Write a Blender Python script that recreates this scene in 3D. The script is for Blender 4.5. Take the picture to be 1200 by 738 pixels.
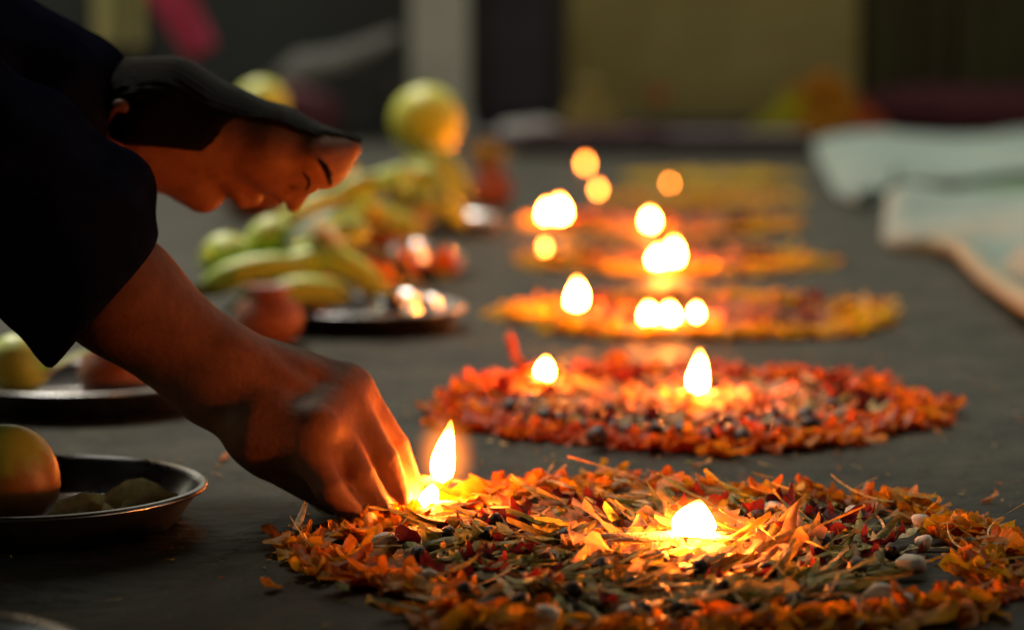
import bpy, math, random
import numpy as np
from mathutils import Matrix, Vector, Euler

# ------------------------------------------------------------------ clear
for o in list(bpy.data.objects):
    bpy.data.objects.remove(o)
scene = bpy.context.scene
COL = scene.collection
random.seed(7)
rng = np.random.default_rng(7)

# ------------------------------------------------------------------ camera
F = 2600.0                      # focal length in photo pixels (1200 wide)
CAMZ = 0.34
PITCH = math.atan((369 - 84) / F)
cam_d = bpy.data.cameras.new('camera')
cam = bpy.data.objects.new('camera', cam_d)
COL.objects.link(cam)
cam.location = (0, 0, CAMZ)
cam.rotation_euler = (math.pi / 2 - PITCH, 0, 0)
cam_d.sensor_width = 36.0
cam_d.lens = 36.0 * F / 1200.0
cam_d.clip_start = 0.02
cam_d.clip_end = 400
cam_d.dof.use_dof = True
cam_d.dof.focus_distance = 1.60
cam_d.dof.aperture_fstop = 3.1
cam_d.dof.aperture_blades = 0
scene.camera = cam

# ------------------------------------------------------------------ world, sun, exposure
SUN_EL, SUN_AZ = math.radians(55), math.radians(-28)      # azimuth from +y towards +x
w = bpy.data.worlds.new('World')
scene.world = w
w.use_nodes = True
nt = w.node_tree
sky = nt.nodes.new('ShaderNodeTexSky')
sky.sky_type = 'NISHITA'
sky.sun_disc = False
sky.sun_elevation = SUN_EL
sky.sun_rotation = SUN_AZ
nt.nodes['Background'].inputs['Strength'].default_value = 0.15
warm = nt.nodes.new('ShaderNodeMix'); warm.data_type = 'RGBA'; warm.blend_type = 'MULTIPLY'
warm.inputs['Factor'].default_value = 1.0
warm.inputs['B'].default_value = (1.0, 0.74, 0.40, 1)          # town-lit evening sky, warmer than daylight
nt.links.new(sky.outputs['Color'], warm.inputs['A'])
nt.links.new(warm.outputs['Result'], nt.nodes['Background'].inputs['Color'])

sd = bpy.data.lights.new('sun', 'SUN')
sd.energy = 2.0
sd.angle = math.radians(14)
sd.color = (1.0, 0.95, 0.82)
so = bpy.data.objects.new('sun', sd)
COL.objects.link(so)
sdir = Vector((math.sin(SUN_AZ) * math.cos(SUN_EL), math.cos(SUN_AZ) * math.cos(SUN_EL), math.sin(SUN_EL)))
so.rotation_euler = sdir.to_track_quat('Z', 'Y').to_euler()
so.location = (0, 8, 6)

scene.view_settings.view_transform = 'Standard'
scene.view_settings.look = 'None'
scene.view_settings.exposure = 0.5
scene.view_settings.gamma = 1.0
scene.view_settings.use_curve_mapping = False
scene.cycles.use_denoising = True
scene.cycles.sample_clamp_indirect = 6.0
scene.cycles.caustics_reflective = False
scene.cycles.caustics_refractive = False
scene.cycles.max_bounces = 6

# ------------------------------------------------------------------ pixel <-> place
cp, sp_ = math.cos(PITCH), math.sin(PITCH)
def W(px, py, D):
    """photo pixel at axial depth D -> world point"""
    xc = (px - 600) / F * D
    yc = -(py - 369) / F * D
    return Vector((xc, D * cp + yc * sp_, CAMZ - D * sp_ + yc * cp))
def G(px, py, z=0.0):
    """photo pixel -> point on the plane at height z"""
    a = -(py - 369) / F
    dz = -sp_ + a * cp
    return W(px, py, (z - CAMZ) / dz)

# ------------------------------------------------------------------ helpers
def tag(o, label=None, cat=None, group=None, kind=None):
    if label: o['label'] = label
    if cat: o['category'] = cat
    if group: o['group'] = group
    if kind: o['kind'] = kind
    return o

def empty(name, loc, label=None, cat=None, group=None, kind=None):
    o = bpy.data.objects.new(name, None)
    o.empty_display_size = 0.05
    COL.objects.link(o)
    o.location = loc
    return tag(o, label, cat, group, kind)

def mesh_data(name, V, Fc, mat=None, smooth=True, tint=None):
    me = bpy.data.meshes.new(name)
    me.from_pydata([tuple(map(float, v)) for v in V], [], [tuple(int(i) for i in f) for f in Fc])
    if smooth:
        me.polygons.foreach_set('use_smooth', [True] * len(me.polygons))
    if mat: me.materials.append(mat)
    if tint is not None:
        ca = me.color_attributes.new('tint', 'FLOAT_COLOR', 'POINT')
        t = np.ones((len(V), 4), np.float32); t[:, :3] = tint
        ca.data.foreach_set('color', t.ravel())
    me.update()
    return me

def big_mesh(name, V, Q, mat=None, smooth=True, tint=None):
    """numpy quads -> mesh"""
    me = bpy.data.meshes.new(name)
    V = np.asarray(V, np.float32); Q = np.asarray(Q, np.int32)
    me.vertices.add(len(V)); me.vertices.foreach_set('co', V.ravel())
    k = Q.shape[1]
    me.loops.add(Q.size); me.loops.foreach_set('vertex_index', Q.ravel())
    me.polygons.add(len(Q))
    me.polygons.foreach_set('loop_start', np.arange(len(Q), dtype=np.int32) * k)
    me.polygons.foreach_set('loop_total', np.full(len(Q), k, np.int32))
    if smooth: me.polygons.foreach_set('use_smooth', np.ones(len(Q), bool))
    if mat: me.materials.append(mat)
    if tint is not None:
        ca = me.color_attributes.new('tint', 'FLOAT_COLOR', 'POINT')
        t = np.ones((len(V), 4), np.float32); t[:, :3] = tint
        ca.data.foreach_set('color', t.ravel())
    me.update(calc_edges=True); me.validate()
    return me

def link(name, me, parent=None, loc=None):
    o = bpy.data.objects.new(name, me)
    COL.objects.link(o)
    if parent is not None: o.parent = parent
    if loc is not None: o.location = loc
    return o

def lathe(profile, seg=32, close_bottom=True, close_top=True):
    V, Fc = [], []
    n = len(profile)
    for (r, z) in profile:
        for k in range(seg):
            a = 2 * math.pi * k / seg
            V.append((r * math.cos(a), r * math.sin(a), z))
    for i in range(n - 1):
        for k in range(seg):
            k2 = (k + 1) % seg
            Fc.append((i * seg + k, i * seg + k2, (i + 1) * seg + k2, (i + 1) * seg + k))
    if close_bottom: Fc.append(tuple(reversed(range(seg))))
    if close_top: Fc.append(tuple((n - 1) * seg + k for k in range(seg)))
    return V, Fc

def tube(points, radii, seg=8, flat=1.0):
    """tapered tube along points"""
    P = [Vector(p) for p in points]
    V, Fc = [], []
    n = len(P)
    up = Vector((0, 0, 1))
    for i in range(n):
        t = (P[min(i + 1, n - 1)] - P[max(i - 1, 0)]).normalized()
        s = t.cross(up)
        if s.length < 1e-3: s = t.cross(Vector((0, 1, 0)))
        s.normalize(); u = s.cross(t).normalized()
        for k in range(seg):
            a = 2 * math.pi * k / seg
            V.append(P[i] + s * (math.cos(a) * radii[i]) + u * (math.sin(a) * radii[i] * flat))
    for i in range(n - 1):
        for k in range(seg):
            k2 = (k + 1) % seg
            Fc.append((i * seg + k, i * seg + k2, (i + 1) * seg + k2, (i + 1) * seg + k))
    Fc.append(tuple(reversed(range(seg)))); Fc.append(tuple((n - 1) * seg + k for k in range(seg)))
    return V, Fc

def box(x0, x1, y0, y1, z0, z1):
    V = [(x, y, z) for z in (z0, z1) for y in (y0, y1) for x in (x0, x1)]
    Fc = [(0, 2, 3, 1), (4, 5, 7, 6), (0, 1, 5, 4), (2, 6, 7, 3), (0, 4, 6, 2), (1, 3, 7, 5)]
    return V, Fc

def join(*parts):
    V, Fc = [], []
    for (v, f) in parts:
        b = len(V); V += list(v); Fc += [tuple(i + b for i in q) for q in f]
    return V, Fc

def blob(rx, ry, rz, seed=0, amp=0.08, seg=12, rings=8, freq=3.0):
    r = random.Random(seed); ph = [r.uniform(0, 6.3) for _ in range(6)]
    V = [(0, 0, -rz)]; Fc = []
    for i in range(1, rings):
        th = math.pi * i / rings
        for k in range(seg):
            a = 2 * math.pi * k / seg
            x, y, z = math.sin(th) * math.cos(a), math.sin(th) * math.sin(a), -math.cos(th)
            d = 1 + amp * (math.sin(freq * x + ph[0] + 2 * z) + math.sin(freq * y * 1.3 + ph[1]) * math.cos(freq * z + ph[2]))
            V.append((x * rx * d, y * ry * d, z * rz * d))
    V.append((0, 0, rz)); top = len(V) - 1
    for k in range(seg):
        k2 = (k + 1) % seg
        Fc.append((0, 1 + k2, 1 + k))
        for i in range(rings - 2):
            a, b = 1 + i * seg, 1 + (i + 1) * seg
            Fc.append((a + k, a + k2, b + k2, b + k))
        b = 1 + (rings - 2) * seg
        Fc.append((b + k, b + k2, top))
    return V, Fc

# ------------------------------------------------------------------ materials
def mat_base(name):
    m = bpy.data.materials.new(name); m.use_nodes = True
    return m, m.node_tree, m.node_tree.nodes['Principled BSDF']

def noisy(name, c1, c2, scale=20, rough=0.6, metallic=0.0, bump=0.0, bscale=60, coords='Object', detail=4, spec=0.5, sss=0.0, sheen=0.0, rough2=None, stretch=None):
    m, t, p = mat_base(name)
    tc = t.nodes.new('ShaderNodeTexCoord')
    src = tc.outputs[coords]
    if stretch:
        mp = t.nodes.new('ShaderNodeMapping'); mp.inputs['Scale'].default_value = stretch
        t.links.new(src, mp.inputs['Vector']); src = mp.outputs['Vector']
    n = t.nodes.new('ShaderNodeTexNoise'); n.inputs['Scale'].default_value = scale; n.inputs['Detail'].default_value = detail
    n.inputs['Roughness'].default_value = 0.62
    t.links.new(src, n.inputs['Vector'])
    r = t.nodes.new('ShaderNodeValToRGB')
    r.color_ramp.elements[0].position = 0.32; r.color_ramp.elements[1].position = 0.68
    r.color_ramp.elements[0].color = (*c1, 1); r.color_ramp.elements[1].color = (*c2, 1)
    t.links.new(n.outputs['Fac'], r.inputs['Fac'])
    t.links.new(r.outputs['Color'], p.inputs['Base Color'])
    p.inputs['Roughness'].default_value = rough
    p.inputs['Metallic'].default_value = metallic
    p.inputs['Specular IOR Level'].default_value = spec
    if rough2 is not None:
        mr = t.nodes.new('ShaderNodeMapRange'); mr.inputs[1].default_value = 0.3; mr.inputs[2].default_value = 0.7
        mr.inputs[3].default_value = rough; mr.inputs[4].default_value = rough2
        t.links.new(n.outputs['Fac'], mr.inputs[0]); t.links.new(mr.outputs[0], p.inputs['Roughness'])
    if sss:
        p.inputs['Subsurface Weight'].default_value = sss
        p.inputs['Subsurface Radius'].default_value = (1.0, 0.35, 0.15)
        p.inputs['Subsurface Scale'].default_value = 0.006
    if sheen: p.inputs['Sheen Weight'].default_value = sheen
    if bump:
        n2 = t.nodes.new('ShaderNodeTexNoise'); n2.inputs['Scale'].default_value = bscale; n2.inputs['Detail'].default_value = 6
        t.links.new(src, n2.inputs['Vector'])
        b = t.nodes.new('ShaderNodeBump'); b.inputs['Strength'].default_value = bump; b.inputs['Distance'].default_value = 0.01
        t.links.new(n2.outputs['Fac'], b.inputs['Height']); t.links.new(b.outputs['Normal'], p.inputs['Normal'])
    return m

def petal_mat(name, transl=0.48, rough=0.55, noise=0.35, scale=140):
    m, t, p = mat_base(name)
    at = t.nodes.new('ShaderNodeAttribute'); at.attribute_name = 'tint'
    oi = t.nodes.new('ShaderNodeObjectInfo')
    mul = t.nodes.new('ShaderNodeMix'); mul.data_type = 'RGBA'; mul.blend_type = 'MULTIPLY'; mul.inputs['Factor'].default_value = 1
    t.links.new(at.outputs['Color'], mul.inputs['A']); t.links.new(oi.outputs['Color'], mul.inputs['B'])
    geo = t.nodes.new('ShaderNodeNewGeometry')
    n = t.nodes.new('ShaderNodeTexNoise'); n.inputs['Scale'].default_value = scale; n.inputs['Detail'].default_value = 3
    t.links.new(geo.outputs['Position'], n.inputs['Vector'])
    mr = t.nodes.new('ShaderNodeMapRange'); mr.inputs[1].default_value = 0.3; mr.inputs[2].default_value = 0.7
    mr.inputs[3].default_value = 1 - noise; mr.inputs[4].default_value = 1.0 + noise * 0.3
    t.links.new(n.outputs['Fac'], mr.inputs[0])
    mul2 = t.nodes.new('ShaderNodeVectorMath'); mul2.operation = 'SCALE'
    t.links.new(mul.outputs['Result'], mul2.inputs[0]); t.links.new(mr.outputs[0], mul2.inputs['Scale'])
    t.links.new(mul2.outputs[0], p.inputs['Base Color'])
    p.inputs['Roughness'].default_value = rough
    p.inputs['Specular IOR Level'].default_value = 0.35
    tr = t.nodes.new('ShaderNodeBsdfTranslucent'); t.links.new(mul2.outputs[0], tr.inputs['Color'])
    mx = t.nodes.new('ShaderNodeMixShader'); mx.inputs[0].default_value = transl
    t.links.new(p.outputs[0], mx.inputs[1]); t.links.new(tr.outputs[0], mx.inputs[2])
    t.links.new(mx.outputs[0], t.nodes['Material Output'].inputs['Surface'])
    return m

def ramp_obj(name, axis, stops, rough=0.45, nscale=8, namp=0.15, bump=0.0, bscale=80):
    """fruit skin: colour runs along the thing's own generated axis"""
    m, t, p = mat_base(name)
    tc = t.nodes.new('ShaderNodeTexCoord'); sx = t.nodes.new('ShaderNodeSeparateXYZ')
    t.links.new(tc.outputs['Generated'], sx.inputs[0])
    n = t.nodes.new('ShaderNodeTexNoise'); n.inputs['Scale'].default_value = nscale
    t.links.new(tc.outputs['Generated'], n.inputs['Vector'])
    ad = t.nodes.new('ShaderNodeMath'); ad.operation = 'MULTIPLY_ADD'; ad.inputs[1].default_value = namp * 2; ad.inputs[2].default_value = -namp
    t.links.new(n.outputs['Fac'], ad.inputs[0])
    a2 = t.nodes.new('ShaderNodeMath'); a2.operation = 'ADD'
    t.links.new(ad.outputs[0], a2.inputs[0]); t.links.new(sx.outputs[axis], a2.inputs[1])
    r = t.nodes.new('ShaderNodeValToRGB')
    while len(r.color_ramp.elements) < len(stops): r.color_ramp.elements.new(0.5)
    for e, (pos, c) in zip(r.color_ramp.elements, stops): e.position = pos; e.color = (*c, 1)
    t.links.new(a2.outputs[0], r.inputs['Fac']); t.links.new(r.outputs['Color'], p.inputs['Base Color'])
    p.inputs['Roughness'].default_value = rough
    if bump:
        n2 = t.nodes.new('ShaderNodeTexNoise'); n2.inputs['Scale'].default_value = bscale
        t.links.new(tc.outputs['Object'], n2.inputs['Vector'])
        b = t.nodes.new('ShaderNodeBump'); b.inputs['Strength'].default_value = bump; b.inputs['Distance'].default_value = 0.004
        t.links.new(n2.outputs['Fac'], b.inputs['Height']); t.links.new(b.outputs['Normal'], p.inputs['Normal'])
    return m

def flame_mat(name, L):
    m = bpy.data.materials.new(name); m.use_nodes = True; t = m.node_tree
    t.nodes.remove(t.nodes['Principled BSDF'])
    e = t.nodes.new('ShaderNodeEmission')
    tc = t.nodes.new('ShaderNodeTexCoord'); sx = t.nodes.new('ShaderNodeSeparateXYZ')
    t.links.new(tc.outputs['Generated'], sx.inputs[0])
    r = t.nodes.new('ShaderNodeValToRGB')
    el = r.color_ramp.elements
    el[0].position = 0.0; el[0].color = (1.0, 0.24, 0.03, 1)
    el[1].position = 1.0; el[1].color = (1.0, 0.26, 0.02, 1)
    k = el.new(0.3); k.color = (1.0, 0.23, 0.03, 1)
    k = el.new(0.75); k.color = (1.0, 0.22, 0.025, 1)
    t.links.new(sx.outputs['Z'], r.inputs['Fac'])
    s = t.nodes.new('ShaderNodeValToRGB'); el = s.color_ramp.elements
    el[0].position = 0.0; el[0].color = (0.35,) * 3 + (1,)
    el[1].position = 1.0; el[1].color = (0.004,) * 3 + (1,)
    k = el.new(0.2); k.color = (1, 1, 1, 1)
    k = el.new(0.66); k.color = (0.9, 0.9, 0.9, 1)
    k = el.new(0.85); k.color = (0.12, 0.12, 0.12, 1)
    t.links.new(sx.outputs['Z'], s.inputs['Fac'])
    mu = t.nodes.new('ShaderNodeMath'); mu.operation = 'MULTIPLY'; mu.inputs[1].default_value = L
    t.links.new(s.outputs['Color'], mu.inputs[0])
    t.links.new(r.outputs['Color'], e.inputs['Color']); t.links.new(mu.outputs[0], e.inputs['Strength'])
    t.links.new(e.outputs[0], t.nodes['Material Output'].inputs['Surface'])
    return m

M = {}
M['floor'] = noisy('floor_stone', (0.006, 0.006, 0.004), (0.052, 0.051, 0.034), scale=9.0, rough=0.50, rough2=0.62, bump=0.6, bscale=38, detail=10, spec=0.10)
M['petal'] = petal_mat('petal_tissue')
M['strand'] = petal_mat('strand_tissue', transl=0.2, noise=0.45, scale=220)
M['seed'] = noisy('dark_seed', (0.012, 0.006, 0.005), (0.04, 0.018, 0.014), scale=160, rough=0.5, bump=0.4, bscale=200)
M['bud'] = noisy('white_bud', (0.62, 0.55, 0.42), (0.82, 0.78, 0.70), scale=120, rough=0.55, sss=0.2)
M['flame'] = flame_mat('flame_fire', 480)
M['flame_far'] = flame_mat('flame_fire_far', 45)
M['flame_held'] = flame_mat('flame_fire_held', 150)
M['flame_small'] = flame_mat('flame_fire_small', 950)
M['flame_centre'] = flame_mat('flame_fire_centre', 460)
M['wick'] = noisy('cotton_wick', (0.55, 0.42, 0.26), (0.8, 0.68, 0.5), scale=200, rough=0.8, bump=0.5, bscale=400, sss=0.2)
M['steel'] = noisy('steel', (0.30, 0.30, 0.31), (0.42, 0.42, 0.42), scale=12, rough=0.20, rough2=0.34, metallic=1.0, bump=0.03, bscale=30)
M['bright_steel'] = noisy('bright_steel', (0.7, 0.7, 0.7), (0.8, 0.8, 0.8), scale=12, rough=0.06, rough2=0.12, metallic=1.0)
M['clay'] = noisy('clay', (0.20, 0.055, 0.022), (0.30, 0.09, 0.035), scale=22, rough=0.6, bump=0.25, bscale=90)
M['skin'] = noisy('skin', (0.14, 0.056, 0.027), (0.20, 0.084, 0.042), scale=60, rough=0.62, bump=0.10, bscale=150, sss=0.12, spec=0.25)
M['navy'] = noisy('navy_cloth', (0.004, 0.0045, 0.011), (0.009, 0.010, 0.024), scale=30, rough=0.85, bump=0.3, bscale=500, spec=0.0)
M['trouser'] = noisy('charcoal_cloth', (0.012, 0.012, 0.014), (0.022, 0.022, 0.025), scale=30, rough=0.9, bump=0.3, bscale=400, spec=0.0)
M['hair'] = noisy('hair', (0.004, 0.003, 0.003), (0.010, 0.008, 0.006), scale=40, rough=0.40, bump=0.5, bscale=90, stretch=(3, 60, 60), spec=0.012)
M['banana'] = ramp_obj('banana_skin', 'X', [(0.0, (0.2, 0.30, 0.02)), (0.25, (0.42, 0.62, 0.07)), (0.5, (0.56, 0.70, 0.08)), (0.8, (0.44, 0.62, 0.08)), (1.0, (0.22, 0.26, 0.04))])
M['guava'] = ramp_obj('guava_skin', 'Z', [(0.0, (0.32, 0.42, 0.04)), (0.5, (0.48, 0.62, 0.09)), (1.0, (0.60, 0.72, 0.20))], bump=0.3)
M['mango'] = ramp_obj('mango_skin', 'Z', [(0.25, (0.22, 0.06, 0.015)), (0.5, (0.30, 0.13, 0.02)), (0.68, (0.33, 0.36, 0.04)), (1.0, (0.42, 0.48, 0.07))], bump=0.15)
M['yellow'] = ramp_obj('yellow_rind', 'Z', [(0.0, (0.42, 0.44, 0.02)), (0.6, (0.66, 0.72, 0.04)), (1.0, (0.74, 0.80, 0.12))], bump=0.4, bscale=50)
M['pale'] = noisy('pale_peel', (0.60, 0.46, 0.12), (0.74, 0.62, 0.24), scale=60, rough=0.55, bump=0.2, bscale=200)
M['leaf'] = noisy('leaf_green', (0.08, 0.13, 0.02), (0.20, 0.26, 0.05), scale=40, rough=0.5)
M['paleleaf'] = noisy('leaf_pale', (0.40, 0.42, 0.14), (0.60, 0.60, 0.28), scale=40, rough=0.5)
M['sheet'] = noisy('white_sheet', (0.13, 0.19, 0.165), (0.20, 0.27, 0.235), scale=6, rough=0.9, bump=0.3, bscale=120, sheen=0.2)
M['sheet_hem'] = noisy('cream_hem', (0.19, 0.19, 0.13), (0.26, 0.25, 0.17), scale=12, rough=0.9, bump=0.3, bscale=150)
M['green_mat'] = noisy('green_mat', (0.08, 0.15, 0.08), (0.12, 0.2, 0.12), scale=15, rough=0.9, bump=0.4, bscale=180)
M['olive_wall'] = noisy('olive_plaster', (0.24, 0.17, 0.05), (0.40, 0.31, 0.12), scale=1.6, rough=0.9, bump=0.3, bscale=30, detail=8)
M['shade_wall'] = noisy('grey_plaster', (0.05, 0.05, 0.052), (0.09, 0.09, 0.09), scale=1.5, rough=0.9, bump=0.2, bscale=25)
M['pillar'] = noisy('pillar_plaster', (0.58, 0.53, 0.46), (0.72, 0.67, 0.58), scale=4, rough=0.85, bump=0.2, bscale=40)
M['door'] = noisy('navy_door', (0.020, 0.021, 0.034), (0.034, 0.035, 0.052), scale=4, rough=0.5, bump=0.1, bscale=20)
M['curtain'] = noisy('brown_curtain', (0.045, 0.026, 0.012), (0.07, 0.06, 0.02), scale=2.5, rough=0.95, bump=0.2, bscale=60, stretch=(3, 3, 0.3))
M['plinth'] = noisy('plinth_stone', (0.035, 0.022, 0.028), (0.07, 0.045, 0.05), scale=6, rough=0.7, bump=0.3, bscale=30)
M['pink'] = noisy('pink_cloth', (0.70, 0.06, 0.13), (0.80, 0.10, 0.20), scale=12, rough=0.85, bump=0.2, bscale=80)
M['maroon'] = noisy('maroon_cloth', (0.07, 0.010, 0.018), (0.12, 0.02, 0.03), scale=12, rough=0.9, bump=0.2, bscale=80)
M['grey_cloth'] = noisy('grey_cloth', (0.34, 0.32, 0.30), (0.48, 0.45, 0.42), scale=9, rough=0.9, bump=0.3, bscale=80)
M['dark_wood'] = noisy('dark_wood', (0.012, 0.010, 0.008), (0.03, 0.024, 0.018), scale=20, rough=0.6)
M['ochre'] = noisy('ochre_blind', (0.62, 0.50, 0.18), (0.75, 0.62, 0.26), scale=8, rough=0.8)
M['brass'] = noisy('old_brass', (0.26, 0.17, 0.03), (0.36, 0.24, 0.05), scale=20, rough=0.6, bump=0.2, bscale=60)
M['red'] = noisy('red_flower', (0.50, 0.04, 0.02), (0.65, 0.08, 0.03), scale=30, rough=0.6)

# ------------------------------------------------------------------ the setting
V, Fc = [], []
n = 40
xs = np.linspace(-60, 60, n + 1); ys = np.linspace(-30, 90, n + 1)
for y in ys:
    for x in xs: V.append((x, y, 0))
for j in range(n):
    for i in range(n): Fc.append((j * (n + 1) + i, j * (n + 1) + i + 1, (j + 1) * (n + 1) + i + 1, (j + 1) * (n + 1) + i))
tag(link('ground', mesh_data('ground', V, Fc, M['floor'])), kind='structure')

# added veranda-like cover, out of view, to darken the near floor
V, Fc = join(box(-4.5, 4.5, -4.0, 3.35, 2.60, 2.75), *[box(-4.5, 4.5, y - .06, y + .06, 2.45, 2.597) for y in (-3.6, -2.0, -.4, 1.0, 3.1)])
added_shade_roof = tag(link('added_shade_roof', mesh_data('added_shade_roof', V, Fc, M['dark_wood'], False)), kind='structure')
for x in (-4.2, 4.2):
    for y in (-3.6, -.4, 3.1):
        link('added_roof_post', mesh_data('added_roof_post', *box(x - .07, x + .07, y - .05, y + .05, 0.004, 2.447), M['dark_wood'], False), added_shade_roof)

tag(link('added_blocker_wall', mesh_data('added_blocker_wall', *box(-7, 7, -4.3, -4.05, 0, 3.0), M['shade_wall'], False)), kind='structure')  # added wall behind the camera, keeps sky light off the foreground

WY = 11.6                                          # the back wall stands here
def bx(px, Y=WY): return (px - 600) / F * Y        # wall x for a photo column
def bz(py, Y=WY): return CAMZ - (py - 84) / F * Y
wall = empty('courtyard_wall', (bx(830), WY, 0), 'olive brown plastered wall behind the rows of lamps', 'wall')
V, Fc = box(bx(664) - bx(830), bx(1003) - bx(830), 0, 0.25, 0, 2.6)
link('plaster', mesh_data('plaster', V, Fc, M['olive_wall'], False), wall)
V, Fc = box(bx(664) - bx(830), bx(1003) - bx(830), -0.03, -0.003, 0, 0.09)
link('skirting', mesh_data('skirting', V, Fc, M['plinth'], False), wall)

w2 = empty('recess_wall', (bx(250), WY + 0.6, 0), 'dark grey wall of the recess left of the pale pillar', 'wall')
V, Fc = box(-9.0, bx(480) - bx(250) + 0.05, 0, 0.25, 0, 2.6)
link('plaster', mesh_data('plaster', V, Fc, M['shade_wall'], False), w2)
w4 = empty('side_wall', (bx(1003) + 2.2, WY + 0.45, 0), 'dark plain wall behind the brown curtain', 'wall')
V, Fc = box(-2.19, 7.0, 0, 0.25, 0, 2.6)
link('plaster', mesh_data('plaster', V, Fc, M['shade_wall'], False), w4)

pil = empty('pillar', (bx(517), WY - 0.1, 0), 'pale grey square pillar between recess and dark door', 'pillar')
hw = (bx(550) - bx(485)) / 2
V, Fc = box(-hw, hw, -hw, hw, 0.12, 2.6)
link('shaft', mesh_data('shaft', V, Fc, M['pillar'], False), pil)
V, Fc = box(-hw - .02, hw + .02, -hw - .02, hw + .02, 0, 0.118)
link('base', mesh_data('base', V, Fc, M['pillar'], False), pil)

dr = empty('door', (bx(607), WY + 0.02, 0), 'dark navy panelled door beside the pale pillar', 'door')
dw = (bx(660) - bx(554)) / 2
link('door_leaf', mesh_data('door_leaf', *box(-dw, dw, 0.04, 0.09, 0, 2.1), M['door'], False), dr)
for z0, z1 in ((0.12, 0.62), (0.72, 1.25), (1.35, 1.95)):
    link('panel', mesh_data('panel', *box(-dw + .08, dw - .08, 0.02, 0.037, z0, z1), M['door'], False), dr)
for s in (-1, 1):
    link('frame', mesh_data('frame', *box(s * dw - .02, s * dw + .02, -0.03, 0.12, 0, 2.16), M['dark_wood'], False), dr)
hdl = link('handle', mesh_data('handle', *tube([(dw - .06, .01, .95), (dw - .06, -.03, .97), (dw - .06, -.03, 1.08), (dw - .06, .01, 1.1)], [.008] * 4), M['steel']), dr)

# curtain: folded sheet with thickness
def folded(x0, x1, z0, z1, amp, nf, thick=0.015, nx=120, nz=10, seed=1):
    r = random.Random(seed); V, Fc = [], []
    ph = [r.uniform(0, 6.28) for _ in range(4)]
    for s in (0, 1):
        for j in range(nz + 1):
            for i in range(nx + 1):
                u, v = i / nx, j / nz
                y = amp * (math.sin(u * nf * 6.283 + ph[0]) + .5 * math.sin(u * nf * 1.7 * 6.283 + ph[1])) * (0.6 + .4 * (1 - v)) + s * thick
                V.append((x0 + (x1 - x0) * u, y, z0 + (z1 - z0) * v))
    N = (nx + 1) * (nz + 1)
    for j in range(nz):
        for i in range(nx):
            a = j * (nx + 1) + i
            Fc.append((a, a + 1, a + nx + 2, a + nx + 1)); Fc.append((N + a, N + a + nx + 1, N + a + nx + 2, N + a + 1))
    for i in range(nx):
        Fc.append((i, N + i, N + i + 1, i + 1)); b = nz * (nx + 1)
        Fc.append((b + i, b + i + 1, N + b + i + 1, N + b + i))
    for j in range(nz):
        a, c = j * (nx + 1), (j + 1) * (nx + 1)
        Fc.append((a, c, N + c, N + a)); Fc.append((a + nx, N + a + nx, N + c + nx, c + nx))
    return V, Fc
cur = empty('curtain', (bx(1120), WY + 0.12, 0), 'dark brown curtain hanging in folds at the right end', 'curtain')
link('cloth', mesh_data('cloth', *folded(bx(1006) - bx(1120), 1.0, 0.01, 2.15, 0.035, 9, seed=4), M['curtain']), cur)
link('rail', mesh_data('rail', *tube([(bx(1004) - bx(1120), 0, 2.18), (1.05, 0, 2.18)], [.018, .018]), M['dark_wood']), cur)

# window with ochre blind, upper left
wn = empty('window', (bx(120), WY + 0.55, bz(120)), 'small window with ochre blind and black bar above the bowed head', 'window')
for a, b in ((92, 126), (128, 150)):
    link('blind', mesh_data('blind', *box(bx(a) - bx(120), bx(b) - bx(120), -.012, .02, 0.3, 1.0), M['ochre'], False), wn)
link('frame', mesh_data('frame', *box(bx(123) - bx(120), bx(131) - bx(120), -.05, -.014, 0.22, 1.05), M['dark_wood'], False), wn)
link('sill', mesh_data('sill', *box(-.2, .2, -.06, .0, 0.22, .296), M['dark_wood'], False), wn)

# pink scarf hanging slantwise from a cord
sc = empty('pink_scarf', (0, 0, 0), 'blurred pink scarf hanging slantwise above the bowed head', 'scarf')
pa, pb = W(168, -60, 8.6), W(238, 62, 8.6)
V, Fc = [], []
for s in (0, 1):
    for j in range(13):
        for i in range(9):
            u, v = j / 12, i / 8 - .5
            c = pa.lerp(pb, u); wd = 0.17 * (1 - .35 * u * u)
            d = (pb - pa).normalized(); sx = Vector((d.z, 0, -d.x))
            p = c + sx * (v * wd); p.y += 0.02 * math.sin(v * 16 + u * 3) + s * .006
            V.append(p)
N = 117
for j in range(12):
    for i in range(8):
        a = j * 9 + i
        Fc += [(a, a + 1, a + 10, a + 9), (N + a, N + a + 9, N + a + 10, N + a + 1)]
for i in range(8): Fc += [(i, N + i, N + i + 1, i + 1), (108 + i, 109 + i, N + 109 + i, N + 108 + i)]
for j in range(12): Fc += [(j * 9, j * 9 + 9, N + j * 9 + 9, N + j * 9), (j * 9 + 8, N + j * 9 + 8, N + j * 9 + 17, j * 9 + 17)]
link('cloth', mesh_data('cloth', V, Fc, M['pink']), sc)
link('cord', mesh_data('cord', *tube([pa + Vector((-2.5, 0, .42)), pa + Vector((-1.0, 0, .20)), pa + Vector((0, .003, .02)), pa + Vector((1.6, 0, .42))], [.006] * 4), M['dark_wood']), sc)

# low dark step in front of the wall
st = tag(link('stone_step', mesh_data('stone_step', *box(bx(560, 9.3), bx(942, 9.3), 9.0, 9.7, 0, 0.085), M['plinth'], False)), 'low dark purple stone step behind the farthest petal circle', 'step')
tag(link('maroon_runner', mesh_data('maroon_runner', *folded(-.38, .22, 0, .34, .006, 3, .02, 30, 8, 3), M['maroon'])), 'flat maroon cloth laid on the low dark step', 'cloth')
mr_ = bpy.data.objects['maroon_runner']; mr_.rotation_euler = (-math.pi / 2, 0, 0); mr_.location = (bx(720, 9.4), 9.16, 0.10)

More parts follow.
